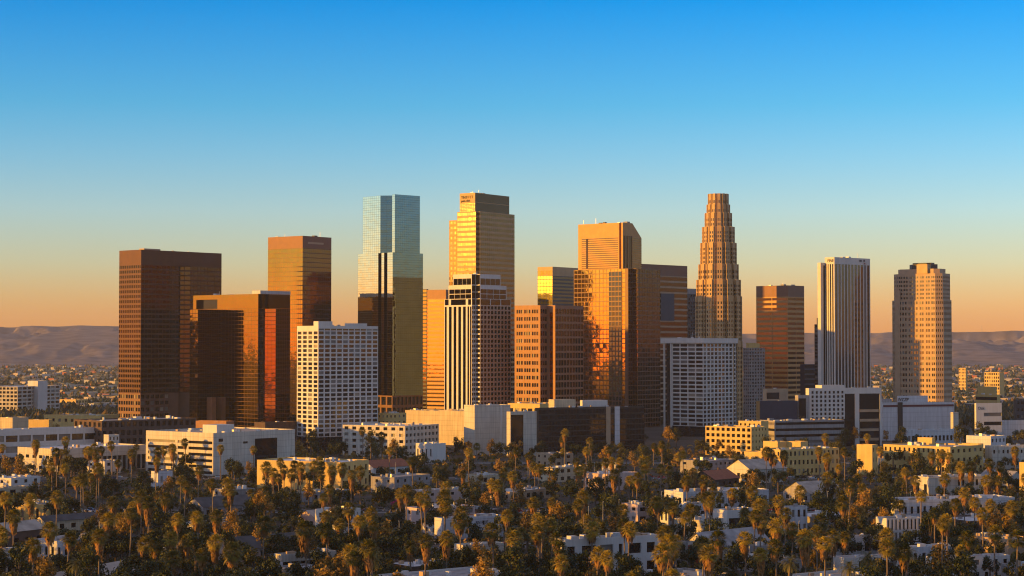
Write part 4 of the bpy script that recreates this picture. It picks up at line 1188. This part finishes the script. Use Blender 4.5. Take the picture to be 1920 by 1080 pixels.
MAN = list(LANDMARKS)
cnt = 0
rh = random.Random(21)
for _ in range(4000):
    if cnt >= 46: break
    yb = rh.uniform(868, 1150); px = rh.uniform(-40, 1960); d = depth(yb)
    c = ground_pt(px, d)
    w, dp = rh.uniform(12, 34), rh.uniform(10, 20)
    if any(abs(c.y + 7 - yc) < wd / 2 + 15 for yc, wd in ROADS): continue
    a = rh.choice([36, 46, 56])
    ar = math.radians(a)
    ctr = Vector((c.x + (-math.cos(ar) * dp + math.sin(ar) * w) / 2, c.y + (math.sin(ar) * dp + math.cos(ar) * w) / 2))
    rad = math.hypot(w, dp) / 2
    if not free((ctr.x, ctr.y), rad + 1.5): continue
    pr = lambda l, r: 960 + F * (c.x - l * math.cos(ar) + r * math.sin(ar)) / (c.y + l * math.sin(ar) + r * math.cos(ar))
    colr, cn = rh.choice([('white', 'white'), ('offwhite', 'off-white'), ('offwhite', 'off-white'), ('cream', 'cream'), ('pink', 'pale pink'), ('greyconc', 'grey'), ('tan2', 'tan'), ('brick', 'brown'), ('greyconc', 'grey')])
    rf = rh.choice(['roofw', 'roofw', 'roofg', 'roofg', 'rooft'])
    st = rh.choice([1, 1, 1, 2])
    B = Bld('low_house', 'x', 'house', pr(dp, 0), px, pr(0, w), d, a, None, 'small flat-roofed houses between the trees')
    h = 3.4 * st + rh.uniform(.8, 1.6)
    if rh.random() < .3:
        rc, rn = rh.choice([('terracotta', 'terracotta'), ('roofd', 'dark'), ('rooft', 'tan'), ('roofg', 'grey')])
        pitched(B, h, colr, rc, rh)
        B.done()
        LAB.add(B.root, {1: 'one-storey ', 2: 'two-storey '}[st] + cn + ' pitched-roofed house with ' + rn + ' tiles', ctr.x, ctr.y)
        B.root['group'] = 'small pitched-roofed houses between the trees'
        cnt += 1
        continue
    B.prism(B.rect(), 0, h, {0: FS(max(2, int(dp / 6)), st, fw=rh.uniform(.2, .4), fh=.36, dep=.2), 1: FS(max(2, int(w / 5)), st, fw=rh.uniform(.25, .6), fh=rh.uniform(.3, .5), dep=.2)}, colr, rf, 'wall', .6)
    B.clutter(rh.randint(5, 12), h - .6, .8, B.L - .8, .8, B.Rr - .8, rh, 2.2)
    B.done()
    LAB.add(B.root, {1: 'one-storey ', 2: 'two-storey '}[st] + cn + ' ' + {'roofw': 'white', 'roofg': 'grey', 'rooft': 'tan'}[rf] + '-roofed house', ctr.x, ctr.y)
    cnt += 1

# ---------------------------------------------------------------- trees
def fan_crown(seed, nf=44, Rp=1.15, Rb=1.35):
    r = random.Random(seed); mb = MB()
    for k in range(nf):
        az = k * 2.39996 + r.uniform(-.2, .2)
        t = k / nf
        el = math.radians(78 - 125 * t + r.uniform(-8, 8))
        out = Vector((math.cos(az), math.sin(az), 0))
        d = out * math.cos(el) + Vector((0, 0, math.sin(el)))
        tan = Vector((-math.sin(az), math.cos(az), 0))
        tip = d * Rp * r.uniform(.8, 1.1)
        up = d.cross(tan).normalized()
        if up.z < 0: up = -up
        mb.face((Vector((0, 0, -.1)) + tan * .03, Vector((0, 0, -.1)) - tan * .03, tip - tan * .03, tip + tan * .03), 'palm_leaf')
        nb = 11
        tw = r.uniform(-.5, .5)
        tt = (tan * math.cos(tw) + up * math.sin(tw)).normalized()
        for b in range(nb):
            an = math.radians(-82 + 164 * b / (nb - 1))
            bd = d * math.cos(an) + tt * math.sin(an)
            ln = Rb * (1 - .25 * abs(an) / 1.5) * r.uniform(.85, 1.1)
            sd = bd.cross(up).normalized() * .085
            mid = tip + bd * ln * .6 - up * .02
            end = tip + bd * ln - Vector((0, 0, .32 * ln * r.uniform(.6, 1.3)))
            mb.face((tip, mid - sd, end, mid + sd), 'palm_leaf')
    return mb.mesh('fan_crown')

def skirt_mesh(seed, ln, n=90):
    r = random.Random(seed); mb = MB()
    for k in range(n):
        az = r.uniform(0, 6.283); z0 = r.uniform(-ln * .75, -.1)
        out = Vector((math.cos(az), math.sin(az), 0)); tan = Vector((-math.sin(az), math.cos(az), 0))
        fl = 1.35 * (1 + z0 / ln * .55)
        a = out * .22 + Vector((0, 0, z0))
        b = out * fl * r.uniform(.7, 1.05) + Vector((0, 0, z0 - r.uniform(.4, .9)))
        c = out * fl * r.uniform(.55, .9) + Vector((0, 0, z0 - r.uniform(1.4, 2.2)))
        w = r.uniform(.14, .34)
        mb.face((a, b - tan * w, c, b + tan * w), 'dead_frond')
    return mb.mesh('dead_frond_skirt')

def palm_trunk(seed, h):
    r = random.Random(seed); mb = MB()
    bx, by = r.uniform(-.5, .5), r.uniform(-.5, .5)
    n = 6
    P = [Vector((bx * math.sin(3.1 * k / n) * h / 20, by * math.sin(3.1 * k / n) * h / 20, h * k / n)) for k in range(n + 1)]
    rad = [.42, .3, .26, .24, .23, .22, .22]
    for k in range(n):
        mb.tube(P[k], P[k + 1], rad[k], rad[k + 1], 'trunk', 7, k == n - 1)
    return mb.mesh('trunk')

def date_crown(seed, nf=46, ln=3.9):
    r = random.Random(seed); mb = MB()
    for k in range(nf):
        az = k * 2.39996; t = k / nf
        el = math.radians(80 - 105 * t + r.uniform(-6, 6))
        out = Vector((math.cos(az), math.sin(az), 0)); tan = Vector((-math.sin(az), math.cos(az), 0))
        p = Vector((0, 0, 0)); L_ = ln * r.uniform(.85, 1.1)
        seg = 9; e = el
        for s in range(seg):
            d = out * math.cos(e) + Vector((0, 0, math.sin(e)))
            q = p + d * L_ / seg
            mb.face((p - tan * .04, p + tan * .04, q + tan * .03, q - tan * .03), 'date_leaf')
            w = .62 * math.sin(math.pi * (s + 1) / (seg + 1.4)) + .08
            for h_ in (0, .5):
                m0 = p.lerp(q, h_)
                for sg in (-1, 1):
                    en = m0 + tan * sg * w + d * .28 - Vector((0, 0, .22 * w))
                    mb.face((m0, m0 + d * .13, en), 'date_leaf')
            p = q; e -= math.radians(11)
    return mb.mesh('date_crown')

def leafy(seed, h, rx, rz, lobes, per, lm, size, tall=False):
    """crown of leaf-sized faces spread through uneven lobes, and a trunk with limbs"""
    r = random.Random(seed); mb = MB(); tb = MB()
    cz = h - rz
    lo = []
    for k in range(lobes):
        an = r.uniform(0, 6.283); u = r.uniform(-1, 1); q = r.uniform(.35, .85)
        c = Vector((math.cos(an) * rx * q * math.sqrt(1 - u * u * .6), math.sin(an) * rx * q * math.sqrt(1 - u * u * .6), cz + u * rz * .75))
        lo.append((c, r.uniform(.34, .56) * min(rx, rz) * (1.2 if k == 0 else 1)))
    lo.append((Vector((0, 0, cz)), min(rx, rz) * .6))
    for c, rad in lo:
        for _ in range(per):
            v = Vector((r.gauss(0, 1), r.gauss(0, 1), r.gauss(0, 1))).normalized()
            p = c + v * rad * (r.random() ** .35) * Vector((1, 1, 1)).length / 1.73 * r.uniform(.85, 1.12)
            n = (v + Vector((r.gauss(0, .6), r.gauss(0, .6), r.gauss(0, .6)))).normalized()
            a = n.cross(Vector((r.gauss(0, 1), r.gauss(0, 1), r.gauss(0, 1)))).normalized(); b = n.cross(a)
            s = size * r.uniform(.6, 1.3)
            mb.face((p - a * s, p - b * s * .5, p + a * s, p + b * s * .55), lm)
    th = cz - rz * .3
    tb.tube((0, 0, 0), (0, 0, th), .035 * h, .022 * h, 'bark', 7)
    for c, rad in lo[:6]:
        tb.tube((0, 0, th * .8), c, .014 * h, .004 * h, 'bark', 5)
    return tb.mesh('trunk'), mb.mesh('crown')

def add(name, me, parent, loc=(0, 0, 0), sc=None):
    o = bpy.data.objects.new(name, me); COL.objects.link(o); o.parent = parent; o.location = loc
    if sc: o.scale = sc
    return o

FAN = [fan_crown(100 + k, 50 + 2 * k, 1.05 + .05 * (k % 3), 1.3 + .05 * (k % 2)) for k in range(6)]
SKIRT = [(skirt_mesh(200 + k, l, int(46 * l / 1.6)), l) for k, l in enumerate((1.6, 2.4, 3.6, 5.0))]
TRUNK = {}
for hh in (9, 12, 15, 18, 21, 24):
    TRUNK[hh] = [palm_trunk(300 + hh * 3 + k, hh) for k in range(2)]
DATE = [date_crown(400 + k) for k in range(2)]
LEAFY = {
    'round': [leafy(500 + k, 9 + k, 4.3, 3.6, 9, 95, 'leaf_dark', .42) for k in range(3)],
    'spreading': [leafy(520 + k, 8 + k * 1.4, 5.2, 2.8, 10, 95, 'leaf_olive', .42) for k in range(3)],
    'tall': [leafy(540 + k, 15 + 2 * k, 3.6, 5.8, 12, 90, 'leaf_olive', .42) for k in range(2)],
    'ficus': [leafy(600 + k, 7.5 + 1.5 * k, 4.6, 3.0, 11, 85, 'leaf_dark', .4) for k in range(3)],
    'conifer': [leafy(620 + k, 13 + 2 * k, 2.4, 5.8, 11, 85, 'leaf_dark', .38) for k in range(2)],
    'gold': [leafy(560 + k, 10 + 3 * k, 3.6, 4.2, 9, 95, 'leaf_gold', .4) for k in range(2)],
}
FLOW = [leafy(580, 3.6, 1.9, 1.5, 6, 80, 'flower', .25), leafy(581, 4.4, 2.3, 1.9, 6, 80, 'flower_purple', .25)]

tr = random.Random(99)
TREES = []
def near_tree(x, y, g):
    return any(abs(x - a) < g and abs(y - b) < g * 1.3 for a, b in TREES)

def palm(x, y, h, sk, sc=1.0, vis=True):
    root = empty('fan_palm', (x, y, 0)); tag(root, 'x', 'palm tree', 'fan palms between the low houses')
    hh = min(TRUNK, key=lambda k: abs(k - h))
    rz = tr.uniform(0, 6.28)
    root.rotation_euler = (tr.gauss(0, .02), tr.gauss(0, .02), rz)
    add('trunk', tr.choice(TRUNK[hh]), root, (0, 0, 0), (1, 1, h / hh))
    add('crown', tr.choice(FAN), root, (0, 0, h), (sc, sc, sc * tr.uniform(.9, 1.1)))
    if sk is not None:
        add('dead_frond_skirt', SKIRT[sk][0], root, (0, 0, h + .1), (sc, sc, sc))
    TREES.append((x, y))
    hd = 'short' if h < 12 else ('tall' if h > 18.5 else 'mid-height')
    LAB.add(root, hd + ' ' + ('clean-trunked' if sk is None else ['short-skirted', 'brown-skirted', 'long-skirted', 'shaggy-skirted'][sk]) + ' fan palm', x, y)
    return root

def broad(kind, x, y, sc, group='leafy trees between the low houses'):
    tk, cr_ = tr.choice(LEAFY[kind])
    root = empty({'round': 'evergreen_tree', 'spreading': 'street_tree', 'tall': 'eucalyptus_tree', 'gold': 'yellow_leafed_tree', 'ficus': 'ficus_tree', 'conifer': 'cypress_tree'}[kind], (x, y, 0))
    tag(root, 'x', 'tree', group)
    root.rotation_euler = (0, 0, tr.uniform(0, 6.28)); 
    root.scale = (sc, sc, sc * tr.uniform(.9, 1.1))
    add('trunk', tk, root); add('crown', cr_, root)
    TREES.append((x, y))
    LAB.add(root, {'round': 'dark rounded evergreen tree', 'spreading': 'low spreading olive-green tree', 'tall': 'tall narrow eucalyptus', 'gold': 'yellowish loose-leafed tree', 'ficus': 'broad dark ficus tree', 'conifer': 'narrow dark cypress'}[kind], x, y)

def px_ok(x, y, gap=1.2): return free((x, y), gap)
def on_road(y, m=0): return any(abs(y - yc) < wd / 2 + m for yc, wd in ROADS)

# palms read one by one off the photograph: pixel column of the trunk, crown top, trunk foot
READ = [(30, 960, 1085), (60, 930, 1000), (98, 985, 1100), (62, 1015, 1120), (128, 1000, 1110), (108, 925, 1010), (172, 1030, 1120), (205, 965, 1060), (242, 955, 1070), (265, 925, 1010), (278, 935, 1060), (312, 930, 985), (335, 965, 1080), (375, 970, 1060),
        (383, 1030, 1120), (410, 960, 1060), (325, 835, 905), (415, 835, 905), (162, 840, 900), (180, 835, 900), (193, 838, 900), (248, 845, 905), (212, 830, 890), (428, 900, 970),
        (497, 975, 1080), (575, 983, 1110), (610, 985, 1115), (618, 912, 985), (660, 1025, 1130), (697, 955, 1030), (675, 970, 1060), (800, 930, 1010), (835, 908, 970), (862, 970, 1070), (800, 1005, 1120), (838, 1000, 1110), (920, 900, 970), (935, 905, 980), (500, 915, 970), (560, 850, 895), (525, 890, 950), (600, 860, 920),
        (965, 1000, 1110), (1015, 970, 1080), (1000, 935, 1010), (1033, 935, 1010), (1083, 940, 1030), (1010, 990, 1090), (1045, 1000, 1110), (1110, 985, 1080), (1175, 975, 1090), (1260, 945, 1010), (1245, 990, 1120), (1265, 1005, 1110), (1230, 935, 1010), (1195, 890, 960), (1150, 885, 940), (1080, 860, 910), (1002, 870, 930), (1095, 872, 920), (1055, 820, 870), (1215, 860, 920), (1285, 895, 960), (1320, 895, 960), (1335, 915, 980), (1410, 915, 980), (1420, 940, 1020), (1345, 1000, 1120), (1395, 1000, 1120), (1425, 970, 1060), (1450, 1015, 1130), (1370, 918, 975), (1240, 835, 880), (1225, 832, 880),
        (1500, 915, 990), (1510, 1000, 1110), (1540, 1010, 1130), (1470, 955, 1040), (1580, 935, 1020), (1615, 910, 980), (1660, 995, 1110), (1750, 955, 1050), (1772, 965, 1080), (1790, 938, 1040), (1825, 935, 1010), (1838, 955, 1040), (1855, 940, 1020), (1895, 945, 1030), (1862, 990, 1110), (1805, 918, 1000), (1770, 892, 955), (1800, 870, 935), (1818, 870, 935), (1745, 850, 905), (1775, 850, 905), (1850, 895, 960), (1868, 895, 960), (1715, 895, 960), (1900, 840, 905), (1608, 890, 945), (1550, 890, 950), (1625, 815, 880), (1450, 855, 910), (1535, 840, 900), (500, 870, 945), (514, 880, 950), (531, 874, 948), (548, 882, 950), (566, 870, 945), (588, 868, 948), (603, 884, 952), (622, 876, 950), (641, 872, 945), (660, 884, 955), (677, 878, 950)]
for px, yt, yb in READ:
    d = depth(yb); c = ground_pt(px, d)
    top = z_at(yt, d)
    for t in range(12):
        if px_ok(c.x, c.y, .9) and not on_road(c.y, .5): break
        d -= 5; c = ground_pt(px, d); top = z_at(yt, d)
    if not px_ok(c.x, c.y, .3): continue
    palm(c.x, c.y, max(7, min(25, top - 1.6)), tr.choice([0, 1, 1, 2, 2, 3]), tr.uniform(1.2, 1.6))
# palms scattered through the blocks in small clumps
n_p = len(TREES)
for _ in range(9000):
    if n_p >= 292: break
    yb = 872 + (tr.random() ** 1.25) * 300; px = tr.uniform(-40, 1960); d = depth(yb); c = ground_pt(px, d)
    for q in range(tr.choice([1, 1, 2, 3])):
        x, y = c.x + tr.gauss(0, 5) * (q > 0), c.y + tr.gauss(0, 5) * (q > 0)
        if on_road(y, .4) or not px_ok(x, y, 1.0) or near_tree(x, y, 2.6) or n_p >= 292: continue
        palm(x, y, tr.choice([9, 11, 12, 13, 14, 15, 16, 17, 18, 19, 20, 22]) + tr.uniform(-.8, .8), tr.choice([None, 0, 0, 1, 1, 2, 2, 3]), tr.uniform(1.1, 1.6)); n_p += 1
# date palms close to the camera
for px, yt, yb in [(1700, 1018, 1125), (1625, 1028, 1150), (1590, 1045, 1160), (1480, 1035, 1150), (700, 1030, 1140), (148, 1040, 1150)]:
    d = depth(yb); c = ground_pt(px, d)
    root = empty('date_palm', (c.x, c.y, 0)); tag(root, 'x', 'palm tree', 'date palms')
    h = z_at(yt, d) - 3.0
    add('trunk', TRUNK[12][0], root, (0, 0, 0), (1.6, 1.6, h / 12)); add('crown', tr.choice(DATE), root, (0, 0, h))
    TREES.append((c.x, c.y)); LAB.add(root, 'feathery date palm with arching fronds', c.x, c.y)
# leafy trees: under-storey between the houses, and rows further back
for px, yb, kind, sc in [(1225, 985, 'round', 1.35), (1150, 975, 'round', 1.15), (1130, 985, 'round', 1.1), (1615, 1000, 'gold', 1.35), (1650, 985, 'round', 1.3), (580, 950, 'gold', .9), (1690, 935, 'tall', .9), (1575, 960, 'tall', .9), (1420, 885, 'spreading', 1.0), (1380, 885, 'spreading', 1.1), (1040, 880, 'round', 1.0), (790, 880, 'round', 1.1), (690, 870, 'tall', .7), (640, 1100, 'round', 1.2), (260, 985, 'round', 1.1), (220, 1010, 'round', 1.2), (15, 900, 'gold', 1.2), (40, 905, 'tall', .9)]:
    d = depth(yb); c = ground_pt(px, d)
    broad(kind, c.x, c.y, sc)
n_b = 0
for _ in range(30000):
    if n_b >= 960: break
    yb = tr.uniform(850, 1170) if tr.random() < .8 else tr.uniform(815, 860)
    px = tr.uniform(-40, 1960); d = depth(yb); c = ground_pt(px, d)
    if on_road(c.y, .3) or not px_ok(c.x, c.y, 2.0) or near_tree(c.x, c.y, 1.6): continue
    kind = tr.choice(['round', 'round', 'round', 'ficus', 'ficus', 'spreading', 'spreading', 'spreading', 'tall', 'gold', 'gold', 'conifer'] if yb < 930 else ['round', 'round', 'round', 'ficus', 'ficus', 'ficus', 'spreading', 'spreading', 'gold', 'conifer'])
    broad(kind, c.x, c.y, tr.uniform(.75, 1.35)); n_b += 1
for px, yb, k in [(1610, 912, 0), (1760, 1050, 0), (202, 1010, 0), (1012, 895, 0), (1866, 955, 1), (742, 950, 0), (1462, 1045, 0)]:
    d = depth(yb); c = ground_pt(px, d)
    root = empty('flowering_shrub', (c.x, c.y, 0)); tag(root, 'x', 'shrub', 'flowering shrubs')
    add('stem', FLOW[k][0], root); add('blossom', FLOW[k][1], root)
    LAB.add(root, ('magenta' if k == 0 else 'purple') + ' flowering shrub', c.x, c.y)

# ---------------------------------------------------------------- parked cars and street lamps
CARC = [('white', (.72, .72, .72)), ('silver', (.45, .46, .48)), ('black', (.02, .02, .022)), ('dark blue', (.03, .06, .16)), ('red', (.4, .03, .03)), ('grey', (.16, .165, .17))]
for nme, c in CARC:
    M['car_' + nme] = mat('car_paint_' + nme.replace(' ', '_'), c, .28, .15, .05, .8, spec=.6)
def car_parts(cn):
    b = MB(); g = MB(); w = MB()
    pr = [(-2.2, .35), (2.2, .35), (2.25, .62), (2.1, .82), (1.25, .92), (-1.75, .98), (-2.2, .9)]
    def ext(mb, prof, y0, y1, m):
        n = len(prof)
        A = [Vector((x, y0, z)) for x, z in prof]; Bq = [Vector((x, y1, z)) for x, z in prof]
        mb.face(A, m); mb.face(list(reversed(Bq)), m)
        for i in range(n):
            j = (i + 1) % n
            mb.face((A[j], A[i], Bq[i], Bq[j]), m)
    ext(b, pr, -.88, .88, 'car_' + cn)
    ext(g, [(1.15, .94), (.45, 1.40), (-1.2, 1.42), (-1.75, .99)], -.76, .76, 'g_dark')
    rf = MB(); ext(rf, [(.5, 1.405), (.42, 1.46), (-1.15, 1.48), (-1.25, 1.425)], -.74, .74, 'car_' + cn)
    return b.mesh('body'), g.mesh('windows'), rf.mesh('roof_panel')
wm = MB()
n = 12
for k in range(n):
    a, c = 2 * math.pi * k / n, 2 * math.pi * (k + 1) / n
    p = lambda t, y: Vector((.33 * math.cos(t), y, .33 * math.sin(t)))
    wm.face((p(a, -.1), p(c, -.1), p(c, .1), p(a, .1)), 'tyre'); wm.face((Vector((0, -.1, 0)), p(c, -.1), p(a, -.1)), 'metal'); wm.face((Vector((0, .1, 0)), p(a, .1), p(c, .1)), 'metal')
WHEEL = wm.mesh('wheel')
CARS = {cn: car_parts(cn) for cn, _ in CARC}
def car(x, y, rz):
    cn = tr.choice([c for c, _ in CARC])
    root = empty('parked_car', (x, y, .004)); root.rotation_euler = (0, 0, rz); tag(root, 'x', 'car', 'cars parked along the streets')
    b, g, rf = CARS[cn]
    add('body', b, root); add('window', g, root); add('roof_panel', rf, root)
    for sx in (-1.35, 1.4):
        for sy in (-.82, .82): add('wheel', WHEEL, root, (sx, sy, .33))
    LAB.add(root, cn + ' parked car', x, y)
for yc, wd in ROADS[:3]:
    for side in (-1, 1):
        x = -yc * .28
        while x < yc * .28:
            x += tr.choice([5.6, 5.8, 6.0, 11.5, 17])
            car(x, yc + side * (wd / 2 - 1.2), tr.choice([0, math.pi]))
lp = MB(); 
lp.tube((0, 0, 0), (0, 0, 8.5), .1, .06, 'metal', 6)
LPOLE = lp.mesh('pole'); lp = MB(); lp.tube((0, 0, 8.4), (0, -2.0, 8.8), .05, .04, 'metal', 5); LARM = lp.mesh('arm')
lp = MB(); lp.box((-.14, -2.5, 8.72), (.28, 0, 0), (0, .7, 0), (0, 0, .14), 'acunit', True); LHEAD = lp.mesh('lamp_head')
for yc, wd in ROADS[:3]:
    k = 0
    x = -yc * .27
    while x < yc * .27:
        root = empty('street_lamp', (x, yc + wd / 2 + .7, .13)); tag(root, 'x', 'street lamp', 'street lamps along the roads')
        add('pole', LPOLE, root); add('arm', LARM, root); add('lamp_head', LHEAD, root)
        LAB.add(root, 'grey single-arm street lamp', x, yc + wd / 2 + .7); x += 38
for px, yb in [(1103, 1000), (1160, 985), (1548, 1010), (873, 985), (312, 1090), (1130, 990), (780, 900), (245, 885), (205, 870)]:
    d = depth(yb); c = ground_pt(px, d)
    root = empty('street_lamp', (c.x, c.y, 0)); tag(root, 'x', 'street lamp', 'street lamps along the roads')
    add('pole', LPOLE, root, (0, 0, 0), (1, 1, 1.3)); add('arm', LARM, root, (0, 0, 2.5)); add('lamp_head', LHEAD, root, (0, 0, 2.5))
    LAB.add(root, 'tall grey single-arm street lamp', c.x, c.y)
LAB.run()

# low shrubs and hedges covering the open ground between the houses
ur = random.Random(77)
um = MB()
for _ in range(20000):
    yb = 838 + 340 * ur.random(); d = depth(yb); c = ground_pt(ur.uniform(-420, 2340), d)
    if on_road(c.y, 2.6) or not px_ok(c.x, c.y, .8): continue
    h = ur.choice([.7, 1.0, 1.4, 2.0, 2.8]); rr = h * ur.uniform(.7, 1.3)
    m = ur.choice(['leaf_dark', 'leaf_dark', 'leaf_dark', 'leaf_olive', 'leaf_gold'])
    for k in range(9):
        v = Vector((ur.gauss(0, 1), ur.gauss(0, 1), abs(ur.gauss(0, 1)))).normalized()
        p = Vector((c.x, c.y, h * .1)) + Vector((v.x * rr, v.y * rr, v.z * h * .8))
        a = v.cross(Vector((ur.gauss(0, 1), ur.gauss(0, 1), ur.gauss(0, 1)))).normalized(); b = v.cross(a)
        w = h * ur.uniform(.3, .6)
        um.face((p - a * w, p - b * w * .7, p + a * w, p + b * w * .7), m)
tag(um.build('undergrowth'), kind='stuff')
# woods flanking the view on both sides, outside the frame
gm = MB()
for _ in range(1500):
    yb = 800 + 380 * ur.random(); d = depth(yb)
    c = ground_pt(ur.choice([ur.uniform(-420, -70), ur.uniform(1990, 2340)]), d)
    if on_road(c.y, 1.5) or not px_ok(c.x, c.y, 4): continue
    h = ur.uniform(6, 15); rr = h * ur.uniform(.22, .4)
    m = ur.choice(['leaf_dark', 'leaf_dark', 'leaf_olive', 'palm_leaf'])
    gm.tube((c.x, c.y, 0), (c.x, c.y, h * .6), .2, .12, 'bark', 5)
    for k in range(70):
        v = Vector((ur.gauss(0, 1), ur.gauss(0, 1), ur.gauss(0, 1))).normalized()
        p = Vector((c.x + v.x * rr, c.y + v.y * rr, h * .68 + v.z * h * .3))
        a = v.cross(Vector((ur.gauss(0, 1), ur.gauss(0, 1), ur.gauss(0, 1)))).normalized(); b = v.cross(a)
        w = ur.uniform(.5, 1.1)
        gm.face((p - a * w, p - b * w * .6, p + a * w, p + b * w * .6), m)
tag(gm.build('woods'), kind='stuff')

# radio mast on the ridge
mb = MB(); d = 9500.0; c = ground_pt(1841, d); z = z_at(620, d)
mb.tube((0, 0, 0), (0, 0, 32), 1.1, .5, 'greyconc', 5)
o = mb.build('radio_mast', None, (c.x, c.y, z - 6)); tag(o, 'thin radio mast on the hill ridge behind the stepped stone tower', 'mast')

# ---------------------------------------------------------------- the far valley: a mass of houses and trees nobody could count
fr = random.Random(5)
hm, tm = MB(), MB()
tv = []
def far_spot(y0=685, y1=772):
    yb = y0 + (y1 - y0) * fr.random(); d = depth(yb)
    px = fr.uniform(-420, 2340)
    return ground_pt(px, d), d
for _ in range(6300):
    c, d = far_spot(); 
    if not (d > 2250 or free((c.x, c.y), 12)): continue
    w, l, h = fr.uniform(9, 26), fr.uniform(9, 20), fr.choice([4, 4, 5, 6, 7, 9])
    a = math.radians(38)
    u = Vector((math.sin(a), math.cos(a), 0)) * w; v = Vector((-math.cos(a), math.sin(a), 0)) * l
    wc = fr.choice(['offwhite', 'cream', 'cream', 'pink', 'greyconc', 'tan2', 'tan2', 'tan', 'yellow'])
    hm.box((c.x, c.y, 0), u, v, (0, 0, h), wc)
    hm.m[-2] = hm.slot(fr.choice(['rooft', 'roofd', 'roofd', 'terracotta', 'roofg']))
tag(hm.build('far_houses'), kind='stuff')
for _ in range(23500):
    c, d = far_spot(684, 800)
    if not (d > 2300 or free((c.x, c.y), 8)): continue
    h = fr.uniform(5, 13); r = fr.uniform(3, 6.5)
    n = 5; t0 = fr.uniform(0, 1)
    ring = [Vector((c.x + r * fr.uniform(.6, 1.2) * math.cos(t0 + 6.283 * k / n), c.y + r * fr.uniform(.6, 1.2) * math.sin(t0 + 6.283 * k / n), h * fr.uniform(.35, .6))) for k in range(n)]
    tp = Vector((c.x + fr.uniform(-1, 1), c.y + fr.uniform(-1, 1), h)); bt = Vector((c.x, c.y, 0))
    m = fr.choice(['leaf_dark', 'leaf_dark', 'leaf_olive', 'leaf_olive', 'leaf_gold'])
    for k in range(n):
        tm.face((ring[k], ring[(k + 1) % n], tp), m); tm.face((ring[(k + 1) % n], ring[k], bt), m)
tag(tm.build('far_trees'), kind='stuff')

# ---------------------------------------------------------------- haze
hz = bpy.data.materials.new('haze'); hz.use_nodes = True
ht = hz.node_tree
ht.nodes.remove(ht.nodes['Principled BSDF'])
pv = ht.nodes.new('ShaderNodeVolumePrincipled')
pv.inputs['Color'].default_value = (.9, .87, .86, 1)
pv.inputs['Density'].default_value = 3.0e-5
pv.inputs['Anisotropy'].default_value = .2
ht.links.new(pv.outputs[0], ht.nodes['Material Output'].inputs['Volume'])
M['haze'] = hz
mb = MB()
mb.box((-14000, -600, -1), (28000, 0, 0), (0, 12600, 0), (0, 0, 261), 'haze', True)
tag(mb.build('haze'), kind='stuff')
